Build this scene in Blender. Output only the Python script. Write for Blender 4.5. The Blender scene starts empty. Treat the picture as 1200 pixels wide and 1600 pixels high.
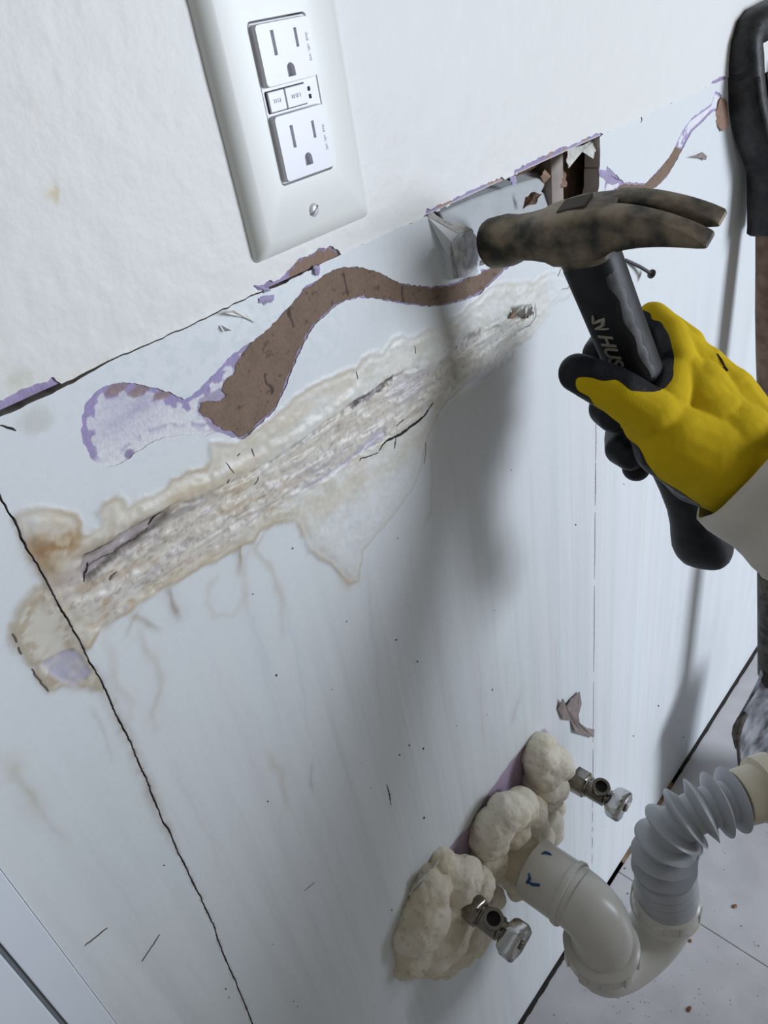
import bpy, bmesh, math, random
import numpy as np
from mathutils import Vector, Matrix, noise as mnoise

# ------------------------------------------------------------------ camera, world, light
SC = bpy.context.scene
COL = SC.collection
FPX = 1152.985
DIST = 0.29                       # camera to wall plane (wall face is y = 0, room is y < 0)
CAMZ = 4.115 * DIST
RX = np.array([0.66319002, -0.5096342, 0.548135])
RY = np.array([-0.73230847, -0.29055589, 0.61587465])
RZ = np.array([-0.15460693, -0.80984582, -0.56590321])
R = np.array([RX, RY, RZ])        # world = R @ (right, down, forward)
CAM = np.array([0.0, -DIST, CAMZ])
cam = bpy.data.cameras.new('camera'); camo = bpy.data.objects.new('camera', cam); COL.objects.link(camo)
cam.sensor_fit = 'VERTICAL'; cam.sensor_height = 36.0; cam.lens = 36.0 * FPX / 1600.0
cam.clip_start = 0.01; cam.clip_end = 50
M = Matrix(((R[0, 0], -R[0, 1], -R[0, 2], CAM[0]), (R[1, 0], -R[1, 1], -R[1, 2], CAM[1]),
            (R[2, 0], -R[2, 1], -R[2, 2], CAM[2]), (0, 0, 0, 1)))
camo.matrix_world = M
SC.camera = camo
SC.view_settings.view_transform = 'Standard'; SC.view_settings.look = 'None'
SC.view_settings.exposure = 0.0; SC.view_settings.gamma = 1.0; SC.view_settings.use_curve_mapping = False

world = bpy.data.worlds.new('world'); SC.world = world; world.use_nodes = True
bg = world.node_tree.nodes['Background']
bg.inputs[0].default_value = (1.0, 0.98, 0.94, 1); bg.inputs[1].default_value = 0.17

def area(name, loc, aim, sx, sy, power, color):
    l = bpy.data.lights.new(name, 'AREA'); l.shape = 'RECTANGLE'; l.size = sx; l.size_y = sy
    l.energy = power; l.color = color
    o = bpy.data.objects.new(name, l); COL.objects.link(o); o.location = loc
    o.rotation_euler = (Vector(aim) - Vector(loc)).to_track_quat('-Z', 'Y').to_euler()
    return o
area('window_light', (1.80, -2.15, 1.20), (0.45, 0, 0.85), 0.80, 1.15, 64, (0.82, 0.885, 1.0))

# ------------------------------------------------------------------ helpers
def wp(u, v, Y=0.0):
    """photo point -> world point on the plane y = Y (survey of the wall)"""
    r = R @ np.array([u - 600.0, v - 800.0, FPX]); p = r * (DIST + Y) / r[1]
    return np.array([p[0], Y, p[2] + CAMZ])
def cd(u, v, D):
    """photo point -> world point at depth D metres"""
    return CAM + R @ (np.array([u - 600.0, v - 800.0, FPX]) * D / FPX)
def zp(u, v, Z):
    r = R @ np.array([u - 600.0, v - 800.0, FPX]); return CAM + r * (Z - CAMZ) / r[2]
def wl(pts): return np.array([[wp(u, v)[0], wp(u, v)[2]] for u, v in pts])
def srgb(r, g, b):
    return tuple(((c / 255) / 12.92 if c / 255 <= 0.04045 else ((c / 255 + 0.055) / 1.055) ** 2.4) for c in (r, g, b))

def tag(o, label=None, cat=None, group=None, kind=None):
    if label: o['label'] = label
    if cat: o['category'] = cat
    if group: o['group'] = group
    if kind: o['kind'] = kind
    return o
def empty(name, loc=(0, 0, 0)):
    o = bpy.data.objects.new(name, None); COL.objects.link(o); o.location = loc
    o.empty_display_size = 0.02
    return o
def put(o, parent):
    """parent without moving (world coordinates are baked in the mesh)"""
    if parent is not None:
        o.parent = parent
        o.matrix_parent_inverse = Matrix.Translation(-Vector(parent.location))
    return o
def mesh_obj(name, verts, faces, mat, parent=None, smooth=True, cols=None):
    me = bpy.data.meshes.new(name)
    me.from_pydata([tuple(map(float, v)) for v in verts], [], [tuple(f) for f in faces])
    me.materials.append(mat)
    if cols is not None: set_cols(me, cols)
    me.polygons.foreach_set('use_smooth', [smooth] * len(me.polygons)); me.update()
    o = bpy.data.objects.new(name, me); COL.objects.link(o); return put(o, parent)
def set_cols(me, cols):
    a = me.color_attributes.new('Col', 'FLOAT_COLOR', 'POINT')
    c = np.ones((len(me.vertices), 4), np.float32); c[:, :3] = cols
    a.data.foreach_set('color', c.ravel())
def np_mesh(name, V, Q, mat, cols, parent=None, smooth=True):
    me = bpy.data.meshes.new(name)
    me.vertices.add(len(V)); me.vertices.foreach_set('co', V.astype(np.float32).ravel())
    me.loops.add(Q.size); me.loops.foreach_set('vertex_index', Q.astype(np.int32).ravel())
    me.polygons.add(len(Q)); me.polygons.foreach_set('loop_start', np.arange(0, Q.size, 4, dtype=np.int32))
    me.polygons.foreach_set('loop_total', np.full(len(Q), 4, dtype=np.int32))
    me.update(calc_edges=True); me.validate()
    me.polygons.foreach_set('use_smooth', np.full(len(me.polygons), smooth))
    me.materials.append(mat)
    if cols is not None: set_cols(me, cols)
    o = bpy.data.objects.new(name, me); COL.objects.link(o); return put(o, parent)

class MB:
    """collects shapes into one mesh"""
    def __init__(s): s.v = []; s.f = []
    def add(s, vs, fs):
        n = len(s.v); s.v += [np.array(v, float) for v in vs]; s.f += [[i + n for i in f] for f in fs]
    def sweep(s, rings, cap=True):
        n = len(rings[0]); vs = [p for r in rings for p in r]; fs = []
        for i in range(len(rings) - 1):
            for j in range(n):
                a = i * n + j; b = i * n + (j + 1) % n; fs.append((a, b, b + n, a + n))
        if cap: fs.append(tuple(range(n - 1, -1, -1))); fs.append(tuple((len(rings) - 1) * n + j for j in range(n)))
        s.add(vs, fs)
    def tube(s, pts, rad, n=24, cap=True, sq=None):
        pts = [np.array(p, float) for p in pts]
        if np.isscalar(rad): rad = [rad] * len(pts)
        T = []
        for i in range(len(pts)):
            t = pts[min(i + 1, len(pts) - 1)] - pts[max(i - 1, 0)]; T.append(t / np.linalg.norm(t))
        up = np.array([0, 0, 1.0]) if abs(T[0][2]) < .9 else np.array([1.0, 0, 0])
        u = np.cross(T[0], up); u /= np.linalg.norm(u); rings = []
        for p, t, r in zip(pts, T, rad):
            u = u - t * u.dot(t); u /= np.linalg.norm(u); w = np.cross(t, u)
            rings.append([p + r * (math.cos(2 * math.pi * j / n) * u + math.sin(2 * math.pi * j / n) * w) for j in range(n)])
        s.sweep(rings, cap)
    def lathe(s, c, axis, prof, n=32, cap=True, sx=1, sy=1, ref=None, rot=0):
        """prof: (distance along axis, radius)"""
        c = np.array(c, float); t = np.array(axis, float); t /= np.linalg.norm(t)
        up = np.array(ref if ref is not None else ((0, 0, 1.0) if abs(t[2]) < .9 else (1.0, 0, 0)))
        u = np.cross(t, up); u /= np.linalg.norm(u); w = np.cross(u, t)
        s.sweep([[c + t * d + r * (sx * math.cos(2 * math.pi * j / n + rot) * u + sy * math.sin(2 * math.pi * j / n + rot) * w) for j in range(n)] for d, r in prof], cap)
    def box(s, c, h, ax=None):
        c = np.array(c, float); ax = np.eye(3) if ax is None else np.array(ax)
        vs = [c + ax[0] * h[0] * x + ax[1] * h[1] * y + ax[2] * h[2] * z for x in (-1, 1) for y in (-1, 1) for z in (-1, 1)]
        s.add(vs, [(0, 1, 3, 2), (4, 6, 7, 5), (0, 4, 5, 1), (2, 3, 7, 6), (0, 2, 6, 4), (1, 5, 7, 3)])
    def prism(s, poly, off):
        """closed polygon of world points extruded by off"""
        n = len(poly); off = np.array(off, float)
        s.add([np.array(p, float) for p in poly] + [np.array(p, float) + off for p in poly],
              [tuple(range(n)), tuple(range(2 * n - 1, n - 1, -1))] + [(i, i + n, (i + 1) % n + n, (i + 1) % n) for i in range(n)])
    def build(s, name, mat, parent=None, smooth=True, bevel=0, angle=35, seg=2):
        bm = bmesh.new(); vs = [bm.verts.new(tuple(v)) for v in s.v]
        for f in s.f:
            try: bm.faces.new([vs[i] for i in f])
            except ValueError: pass
        bmesh.ops.recalc_face_normals(bm, faces=bm.faces)
        if bevel:
            es = [e for e in bm.edges if len(e.link_faces) == 2 and e.calc_face_angle(0) > math.radians(angle)]
            bmesh.ops.bevel(bm, geom=es, offset=bevel, segments=seg, affect='EDGES', profile=.5)
        for e in bm.edges:
            if len(e.link_faces) == 2 and e.calc_face_angle(0) > math.radians(angle): e.smooth = False
        me = bpy.data.meshes.new(name); bm.to_mesh(me); bm.free(); me.materials.append(mat)
        me.polygons.foreach_set('use_smooth', [smooth] * len(me.polygons)); me.update()
        o = bpy.data.objects.new(name, me); COL.objects.link(o); return put(o, parent)

def fuse(mb, voxel, smooth=4, fac=.5):
    """union of overlapping closed shapes -> one continuous surface, returned as vert array + faces"""
    me = bpy.data.meshes.new('tmp'); me.from_pydata([tuple(v) for v in mb.v], [], [tuple(f) for f in mb.f])
    bm = bmesh.new(); bm.from_mesh(me); bmesh.ops.recalc_face_normals(bm, faces=bm.faces); bm.to_mesh(me); bm.free()
    o = bpy.data.objects.new('tmp', me); COL.objects.link(o)
    m = o.modifiers.new('r', 'REMESH'); m.mode = 'VOXEL'; m.voxel_size = voxel
    if smooth: m2 = o.modifiers.new('s', 'SMOOTH'); m2.iterations = smooth; m2.factor = fac
    bpy.context.view_layer.update()
    e = o.evaluated_get(bpy.context.evaluated_depsgraph_get()); m3 = e.to_mesh()
    V = np.empty(len(m3.vertices) * 3, np.float32); m3.vertices.foreach_get('co', V); V = V.reshape(-1, 3).astype(float)
    N = np.empty(len(m3.vertices) * 3, np.float32); m3.vertices.foreach_get('normal', N); N = N.reshape(-1, 3).astype(float)
    F = np.empty(len(m3.loops), np.int32); m3.loops.foreach_get('vertex_index', F)
    ok = all(p.loop_total == 4 for p in m3.polygons)
    F = F.reshape(-1, 4) if ok else [tuple(p.vertices) for p in m3.polygons]
    e.to_mesh_clear(); bpy.data.objects.remove(o); bpy.data.meshes.remove(me)
    return V, N, F

# value noise
_rs = np.random.RandomState(7); _T = _rs.rand(256, 256); _T3 = _rs.rand(64, 64, 64)
def vn(x, y):
    xi = np.floor(x).astype(int); yi = np.floor(y).astype(int); fx = x - xi; fy = y - yi
    fx = fx * fx * (3 - 2 * fx); fy = fy * fy * (3 - 2 * fy)
    a = _T[xi & 255, yi & 255]; b = _T[(xi + 1) & 255, yi & 255]; c = _T[xi & 255, (yi + 1) & 255]; d = _T[(xi + 1) & 255, (yi + 1) & 255]
    return (a * (1 - fx) + b * fx) * (1 - fy) + (c * (1 - fx) + d * fx) * fy
def fbm(x, y, o=4):
    s = 0; a = .5; t = 0
    for i in range(o):
        s = s + a * vn(x + 17.3 * i, y + 9.1 * i); t += a; x = x * 2.03; y = y * 2.03; a *= .5
    return s / t
def vn3(P):
    i = np.floor(P).astype(int); f = P - i; f = f * f * (3 - 2 * f); s = 0
    for dx in (0, 1):
        for dy in (0, 1):
            for dz in (0, 1):
                w = (f[:, 0] if dx else 1 - f[:, 0]) * (f[:, 1] if dy else 1 - f[:, 1]) * (f[:, 2] if dz else 1 - f[:, 2])
                s = s + w * _T3[(i[:, 0] + dx) & 63, (i[:, 1] + dy) & 63, (i[:, 2] + dz) & 63]
    return s
def fbm3(P, o=3):
    s = 0; a = .5; t = 0
    for i in range(o): s = s + a * vn3(P + 11.7 * i); t += a; P = P * 2.1; a *= .5
    return s / t
def sdf_poly(X, Z, poly, margin=.03):
    """signed distance to a closed polygon (negative inside); far points get a large value"""
    out = np.full(X.shape, margin); lo = poly.min(0) - margin; hi = poly.max(0) + margin
    m = (X > lo[0]) & (X < hi[0]) & (Z > lo[1]) & (Z < hi[1])
    x = X[m]; z = Z[m]; d = np.full(x.shape, 1e9); ins = np.zeros(x.shape, bool)
    n = len(poly)
    for i in range(n):
        a = poly[i]; b = poly[(i + 1) % n]; e = b - a; L = e.dot(e) + 1e-12
        t = np.clip(((x - a[0]) * e[0] + (z - a[1]) * e[1]) / L, 0, 1)
        d = np.minimum(d, (x - a[0] - t * e[0]) ** 2 + (z - a[1] - t * e[1]) ** 2)
        c = (a[1] > z) != (b[1] > z)
        with np.errstate(divide='ignore', invalid='ignore'):
            ins ^= c & (x < (b[0] - a[0]) * (z - a[1]) / (b[1] - a[1]) + a[0])
    d = np.sqrt(d); out[m] = np.where(ins, -d, d); return out
def dist_line(X, Z, pts, margin=.02):
    """distance to polyline and the parameter 0..1 along it"""
    out = np.full(X.shape, 1.0); par = np.zeros(X.shape); lo = pts.min(0) - margin; hi = pts.max(0) + margin
    m = (X > lo[0]) & (X < hi[0]) & (Z > lo[1]) & (Z < hi[1])
    x = X[m]; z = Z[m]; d = np.full(x.shape, 1.0); pr = np.zeros(x.shape); n = len(pts) - 1
    for i in range(n):
        a = pts[i]; b = pts[i + 1]; e = b - a; L = e.dot(e) + 1e-12
        t = np.clip(((x - a[0]) * e[0] + (z - a[1]) * e[1]) / L, 0, 1)
        q = np.sqrt((x - a[0] - t * e[0]) ** 2 + (z - a[1] - t * e[1]) ** 2)
        k = q < d; d = np.where(k, q, d); pr = np.where(k, (i + t) / n, pr)
    out[m] = d; par[m] = pr; return out, par
def sm(a, b, x): t = np.clip((x - a) / (b - a), 0, 1); return t * t * (3 - 2 * t)
def mix(c, col, w): return c * (1 - w[..., None]) + np.array(col) * w[..., None]

def sheet(name, xs, zs, phi, y0, relief, color, mat, rim=.0008, rimcol=(.4, .36, .42), parent=None):
    """board or paper face: grid in x,z kept where phi < 0, its outline pulled onto phi = 0, edges given thickness"""
    X, Z = np.meshgrid(xs, zs, indexing='ij'); p = phi(X, Z)
    c = (p[:-1, :-1] + p[1:, :-1] + p[:-1, 1:] + p[1:, 1:]) / 4 < 0
    touch = np.zeros(X.shape, int); cnt = np.zeros(X.shape, int)
    for i in (0, 1):
        for j in (0, 1):
            sl = (slice(i, X.shape[0] - 1 + i), slice(j, X.shape[1] - 1 + j)); touch[sl] += c; cnt[sl] += 1
    bnd = (touch > 0) & (touch < cnt)
    if bnd.any():
        bx = X[bnd]; bz = Z[bnd]; hx = np.gradient(xs)[:, None] * np.ones_like(X); hz = np.gradient(zs)[None, :] * np.ones_like(X)
        lx = .75 * hx[bnd]; lz = .75 * hz[bnd]; ox = bx.copy(); oz = bz.copy(); e = 2e-4
        for _ in range(3):
            f0 = phi(bx, bz); gx = (phi(bx + e, bz) - phi(bx - e, bz)) / (2 * e); gz = (phi(bx, bz + e) - phi(bx, bz - e)) / (2 * e)
            g = np.maximum(gx * gx + gz * gz, .3); bx = np.clip(bx - f0 * gx / g, ox - lx, ox + lx); bz = np.clip(bz - f0 * gz / g, oz - lz, oz + lz)
        X = X.copy(); Z = Z.copy(); X[bnd] = bx; Z[bnd] = bz
    used = touch > 0; idx = -np.ones(X.shape, int); idx[used] = np.arange(used.sum())
    x = X[used]; z = Z[used]; V = np.stack([x, y0 - relief(x, z), z], 1); C = color(x, z)
    a = idx[:-1, :-1][c]; b = idx[1:, :-1][c]; d = idx[1:, 1:][c]; e_ = idx[:-1, 1:][c]
    Q = np.stack([a, b, d, e_], 1)
    if rim:
        E = []
        cp = np.pad(c, 1)
        for (di, dj, k0, k1) in ((-1, 0, 3, 0), (1, 0, 1, 2), (0, -1, 0, 1), (0, 1, 2, 3)):
            nb = cp[1 + di:cp.shape[0] - 1 + di, 1 + dj:cp.shape[1] - 1 + dj]; m = (c & ~nb)[c]
            E.append(np.stack([Q[m, k0], Q[m, k1]], 1))
        E = np.concatenate(E); uq, inv = np.unique(E.ravel(), return_inverse=True); inv = inv.reshape(-1, 2)
        n = len(V); top = V[uq]; bot = top.copy(); bot[:, 1] = y0 + rim
        V = np.concatenate([V, top, bot]); rc = np.tile(np.array(rimcol), (len(uq), 1)); C = np.concatenate([C, rc, rc])
        t0 = n + inv[:, 0]; t1 = n + inv[:, 1]; m_ = len(uq)
        Q = np.concatenate([Q, np.stack([t1, t0, t0 + m_, t1 + m_], 1)])
    return np_mesh(name, V, Q, mat, C, parent)

# ------------------------------------------------------------------ materials
def mat(name, color, rough=.6, metal=0, bump=0, bscale=200, var=0, vscale=30, spec=.5, sss=0, col2=None, attr=False, dist=.001, coat=0, trans=0):
    m = bpy.data.materials.new(name); m.use_nodes = True; nt = m.node_tree; N = nt.nodes; L = nt.links; b = N['Principled BSDF']
    b.inputs['Roughness'].default_value = rough; b.inputs['Metallic'].default_value = metal
    b.inputs['Specular IOR Level'].default_value = spec; b.inputs['Coat Weight'].default_value = coat
    b.inputs['Base Color'].default_value = (*color, 1)
    if sss: b.inputs['Subsurface Weight'].default_value = sss; b.inputs['Subsurface Radius'].default_value = (.004, .003, .002); b.inputs['Subsurface Scale'].default_value = 1
    geo = N.new('ShaderNodeNewGeometry')
    src = None
    if attr:
        a = N.new('ShaderNodeAttribute'); a.attribute_name = 'Col'; src = a.outputs['Color']
    if var or col2:
        n = N.new('ShaderNodeTexNoise'); n.inputs['Scale'].default_value = vscale; n.inputs['Detail'].default_value = 6
        L.new(geo.outputs['Position'], n.inputs['Vector'])
        if col2:
            r = N.new('ShaderNodeValToRGB'); r.color_ramp.elements[0].position = .38; r.color_ramp.elements[1].position = .62
            r.color_ramp.elements[0].color = (*color, 1); r.color_ramp.elements[1].color = (*col2, 1)
            L.new(n.outputs['Fac'], r.inputs[0]); src = r.outputs[0]
        else:
            mr = N.new('ShaderNodeMapRange'); mr.inputs[1].default_value = .25; mr.inputs[2].default_value = .75
            mr.inputs[3].default_value = 1 - var; mr.inputs[4].default_value = 1 + var; L.new(n.outputs['Fac'], mr.inputs[0])
            mx = N.new('ShaderNodeMix'); mx.data_type = 'RGBA'; mx.blend_type = 'MULTIPLY'; mx.inputs[0].default_value = 1
            if src: L.new(src, mx.inputs[6])
            else: mx.inputs[6].default_value = (*color, 1)
            L.new(mr.outputs[0], mx.inputs[7]); src = mx.outputs[2]
    if src: L.new(src, b.inputs['Base Color'])
    if bump:
        n2 = N.new('ShaderNodeTexNoise'); n2.inputs['Scale'].default_value = bscale; n2.inputs['Detail'].default_value = 4
        L.new(geo.outputs['Position'], n2.inputs['Vector'])
        bp = N.new('ShaderNodeBump'); bp.inputs['Strength'].default_value = bump; bp.inputs['Distance'].default_value = dist
        L.new(n2.outputs['Fac'], bp.inputs['Height']); L.new(bp.outputs[0], b.inputs['Normal'])
    return m
M_upper = mat('cream_wall_paint', (.8, .8, .78), .5, attr=True, bump=.14, bscale=330, dist=.0012, var=.012, vscale=60)
M_lower = mat('blue_white_board_face', (.8, .8, .8), .42, attr=True, bump=.10, bscale=900, dist=.0006, var=.02, vscale=260)
M_torn = mat('torn_board_paper', (.5, .4, .5), .9, attr=True, bump=.5, bscale=700, dist=.0008, var=.10, vscale=420)
M_gyp = mat('gypsum_core', srgb(206, 204, 196), .9, bump=.8, bscale=260, dist=.002, var=.16, vscale=180)
M_gypw = mat('broken_gypsum', srgb(236, 238, 240), .9, bump=.9, bscale=240, dist=.003, col2=srgb(196, 200, 206), vscale=190)
M_paper = mat('brown_kraft_paper', srgb(150, 122, 104), .9, bump=.5, bscale=500, dist=.001, var=.15, vscale=200)
M_lav = mat('lavender_board_paper', srgb(168, 158, 190), .85, bump=.4, bscale=500, dist=.001, var=.15, vscale=160)
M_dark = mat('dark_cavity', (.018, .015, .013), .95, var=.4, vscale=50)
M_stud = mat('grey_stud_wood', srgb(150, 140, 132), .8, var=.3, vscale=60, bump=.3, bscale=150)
M_cav = mat('brown_cavity_board', srgb(112, 88, 72), .9, var=.5, vscale=90, bump=.8, bscale=120, dist=.004)
M_line = mat('dark_crack', (.035, .028, .026), .95)
M_hair = mat('brown_hair_crack', (.16, .13, .11), .95)
M_floor = mat('white_laminate', srgb(190, 188, 190), .35, var=.12, vscale=22, bump=.05, bscale=400)

# ------------------------------------------------------------------ traced outlines (wall coordinates x, z)
ZCUT = (4.115 - .3605) * DIST
XSCR = 1.8155 * DIST
seam_px = [(-60, 640), (0, 775), (30, 835), (82, 925), (122, 1000), (170, 1090), (205, 1160), (240, 1250), (288, 1350), (330, 1440), (362, 1520), (395, 1600), (420, 1680)]
SEAM = wl(seam_px)
S_z = SEAM[::-1, 1].copy(); S_x = SEAM[::-1, 0].copy()
S_z[0] = -1; 
def seam_x(z): return np.interp(z, S_z, S_x) + (vn(z * 90, z * 0) - .5) * .0012 + (vn(z * 700, z * 0 + 5) - .5) * .0005
tear = wl([(289, 625), (275, 618), (254, 609), (228, 602), (203, 598), (181, 599), (159, 605), (145, 616), (134, 631), (129, 649), (127, 670), (130, 689), (138, 707), (145, 718), (156, 727), (167, 730), (181, 728), (199, 718), (217, 705), (236, 692), (261, 683), (290, 679), (319, 682), (341, 676), (377, 687),
            (389, 679), (406, 664), (428, 642), (441, 618), (451, 592), (462, 566), (471, 545), (484, 519), (501, 499), (523, 480), (540, 469), (566, 465), (588, 467), (614, 472), (640, 476), (670, 479), (700, 476), (727, 469), (748, 460), (770, 441), (787, 423), (830, 395), (880, 362), (950, 334), (1000, 305), (1025, 293), (1041, 277), (1054, 257), (1066, 234), (1080, 207), (1096, 192), (1112, 175), (1126, 172), (1128, 148), (1118, 142), (1112, 162),
            (1098, 172), (1080, 185), (1066, 205), (1055, 229), (1046, 245), (1032, 262), (1009, 286), (975, 285), (960, 270), (948, 260), (944, 300), (900, 330), (850, 372), (792, 405), (770, 417), (748, 423), (727, 434), (705, 444), (675, 448), (640, 445), (618, 440), (597, 428), (575, 420), (553, 416), (532, 418), (510, 427), (488, 443), (473, 449), (471, 456), (445, 486), (423, 510), (397, 532), (380, 542), (362, 554), (344, 573), (326, 594), (308, 611)])
brown = wl([(377, 681), (362, 672), (341, 664), (331, 652), (314, 641), (316, 632), (330, 628), (346, 631), (357, 620), (350, 609), (355, 598), (366, 587), (371, 573), (380, 558), (390, 541), (399, 534), (423, 513), (445, 489), (474, 458), (490, 446), (511, 429), (532, 420), (553, 418), (575, 422), (597, 431), (618, 443), (640, 449), (675, 453), (705, 449), (727, 440), (748, 429), (770, 421), (792, 408), (850, 375), (900, 335), (950, 305), (975, 290), (1009, 289), (1032, 265), (1046, 247), (1055, 231), (1065, 234), (1053, 257), (1040, 276), (1024, 291), (1000, 303), (950, 331), (880, 360), (830, 392),
            (785, 420), (768, 437), (747, 456), (726, 465), (700, 472), (670, 475), (640, 472), (614, 468), (588, 463), (566, 460), (540, 465), (522, 475), (499, 495), (481, 517), (467, 544), (458, 565), (447, 591), (437, 617), (424, 640), (402, 661), (388, 675)])
hole = wl([(668, 339), (700, 322), (740, 303), (790, 280), (840, 257), (890, 234), (937, 213), (938, 240), (936, 292), (925, 340), (860, 380), (800, 400), (760, 412), (722, 424), (716, 431), (706, 436), (700, 400), (690, 370)])
torn_up = wl([(402, 448), (418, 440), (436, 436), (452, 420), (462, 407), (480, 398), (500, 388), (515, 384), (527, 391), (537, 401), (512, 420), (500, 424), (470, 440), (440, 452), (418, 458)])
purp_up = wl([(-30, 640), (-5, 628), (5, 622), (28, 611), (50, 602), (80, 590), (94, 600), (60, 614), (20, 634), (-20, 655)])
band_up = wl([(660, 340), (666, 328), (682, 322), (700, 314), (722, 304), (745, 292), (768, 284), (783, 277), (790, 284), (800, 276), (802, 266), (832, 251), (860, 238), (872, 231), (892, 227), (910, 218), (932, 208), (940, 208), (940, 215), (900, 236)])
tearR = wl([(1108, 140), (1112, 126), (1130, 118), (1140, 126), (1140, 150)])
stain = wl([(860, 425), (835, 440), (800, 442), (770, 445), (748, 462), (718, 490), (683, 510), (650, 522), (636, 529), (627, 521), (614, 525), (604, 540), (597, 551), (575, 553), (558, 571), (532, 581), (506, 592), (475, 610), (441, 640), (406, 670), (370, 693), (331, 692), (331, 717), (322, 732), (290, 737), (275, 748), (261, 761), (236, 775), (217, 783), (200, 790), (192, 777), (180, 774), (165, 783), (156, 800), (156, 819), (141, 833), (129, 835), (127, 815), (116, 804), (94, 795), (80, 792), (47, 795), (29, 804), (25, 812), (45, 860), (82, 925),
            (120, 1000), (140, 1010), (159, 980), (196, 957), (232, 935), (268, 913), (301, 891), (341, 872), (370, 858), (395, 845), (406, 831), (430, 815), (462, 815), (485, 860), (520, 880), (545, 912), (560, 905), (568, 860), (600, 820), (640, 770), (657, 735), (663, 700), (668, 683), (685, 650), (700, 625), (735, 595), (770, 571), (796, 548), (826, 527), (850, 500), (870, 470), (900, 455), (890, 430)])
core = wl([(130, 872), (165, 845), (203, 824), (262, 790), (310, 772), (357, 755), (420, 722), (470, 690), (531, 643), (575, 612), (605, 592), (640, 583), (690, 560), (760, 505), (800, 488), (830, 485), (815, 520), (760, 560), (700, 596), (672, 632), (640, 668), (600, 690), (560, 715), (520, 742), (470, 770), (430, 800), (395, 825), (341, 862), (301, 888), (268, 910), (232, 932), (196, 955), (160, 985), (130, 990), (105, 950), (84, 915), (110, 900)])
loopL = wl([(90, 935), (75, 912), (58, 917), (36, 942), (22, 975), (18, 996), (29, 1015), (47, 1033), (58, 1054), (76, 1080), (100, 1072), (140, 1075), (160, 1078), (130, 1010)])
lav_a = wl([(60, 1036), (85, 1025), (109, 1013), (123, 1018), (133, 1034), (142, 1050), (134, 1062), (120, 1073), (105, 1068), (91, 1062), (76, 1052)])
lav_b = wl([(462, 770), (480, 757), (500, 745), (530, 726), (560, 699), (588, 672), (603, 666), (602, 683), (590, 692), (570, 705), (545, 722), (510, 747), (480, 764)])
lav_c = wl([(720, 600), (740, 578), (765, 565), (778, 572), (765, 588), (742, 600)])
vcut = wl([(130, 868), (156, 852), (203, 825), (232, 811), (254, 800), (263, 793), (256, 806), (240, 824), (217, 837), (181, 866), (160, 885), (145, 897), (132, 905), (128, 890)])
groove = wl([(263, 795), (281, 786), (319, 778), (357, 755), (380, 744), (423, 721), (467, 692), (500, 668), (532, 644), (549, 631), (575, 616), (605, 594), (631, 581), (650, 575)])
ridge2 = wl([(150, 860), (165, 838), (230, 795), (300, 762), (360, 735), (420, 705), (500, 655), (560, 605)])
purple_rect = wl([(698, 1330), (735, 1288), (765, 1238), (800, 1188), (833, 1150), (850, 1140), (860, 1150), (862, 1190), (850, 1250), (815, 1310), (770, 1355), (728, 1350)])
drips = [([(371, 850), (374, 870), (374, 892)], .0016, .75, (.30, .22, .13)), ([(264, 918), (272, 945), (282, 962)], .0018, .7, (.30, .22, .14)),
         ([(205, 962), (225, 968), (252, 980)], .0012, .6, (.38, .33, .24)), ([(215, 955), (203, 975), (200, 990)], .001, .4, (.38, .33, .24)),
         ([(415, 830), (398, 858), (425, 890), (440, 930), (443, 990)], .002, .35, (.45, .38, .26)),
         ([(395, 850), (380, 880), (384, 930), (390, 960)], .002, .22, (.45, .38, .26)),
         ([(343, 900), (325, 915), (322, 940), (335, 962), (365, 962), (385, 930)], .0016, .25, (.5, .44, .33)),
         ([(535, 905), (545, 914), (556, 905)], .0025, .45, (.55, .42, .22)), ([(478, 850), (500, 872), (520, 882), (540, 905)], .0014, .35, (.5, .42, .28)),
         ([(165, 1000), (178, 1050), (200, 1095), (207, 1120)], .0018, .35, (.5, .46, .38)),
         ([(222, 985), (232, 1020), (250, 1045), (252, 1080), (240, 1110), (243, 1140)], .0018, .4, (.52, .47, .36)),
         ([(575, 880), (580, 960), (590, 1050), (600, 1150)], .0016, .2, (.5, .46, .40)), ([(640, 1010), (655, 1080), (662, 1180)], .0012, .15, (.5, .46, .45)),
         ([(420, 1180), (436, 1205), (446, 1235), (447, 1265)], .0025, .32, (.52, .42, .28)), ([(490, 1190), (485, 1220), (490, 1240)], .0012, .4, (.35, .38, .40)),
         ([(15, 1190), (30, 1220), (50, 1252), (60, 1270)], .003, .42, (.46, .40, .26)), ([(60, 1265), (85, 1295), (105, 1312)], .0014, .25, (.48, .44, .36)),
         ([(270, 1190), (290, 1240), (330, 1320), (350, 1390)], .0014, .16, (.5, .46, .45)), ([(370, 1100), (400, 1180), (440, 1300), (460, 1400)], .003, .10, (.52, .5, .5)),
         ([(145, 1105), (165, 1150), (172, 1190)], .001, .4, (.48, .48, .46)), ([(450, 960), (470, 1060), (480, 1150)], .0012, .2, (.42, .52, .58)),
         ([(395, 960), (405, 1000), (420, 1070)], .002, .2, (.40, .58, .60)), ([(745, 1020), (752, 1080), (756, 1160)], .0012, .2, (.55, .42, .48)),
         ([(866, 1000), (870, 1060), (872, 1140)], .0008, .3, (.62, .48, .50)), ([(790, 1030), (795, 1090)], .003, .15, (.45, .45, .46)),
         ([(700, 700), (712, 760), (716, 850)], .002, .15, (.55, .52, .42)), ([(668, 690), (676, 740), (672, 800), (660, 830)], .0012, .35, (.55, .45, .30)),
         ([(800, 1130), (806, 1110), (812, 1085)], .004, .35, (.38, .38, .36))]
drips = [(wl(p), w, a, c) for p, w, a, c in drips]
WALLC = (.745, .785, .80)
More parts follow.
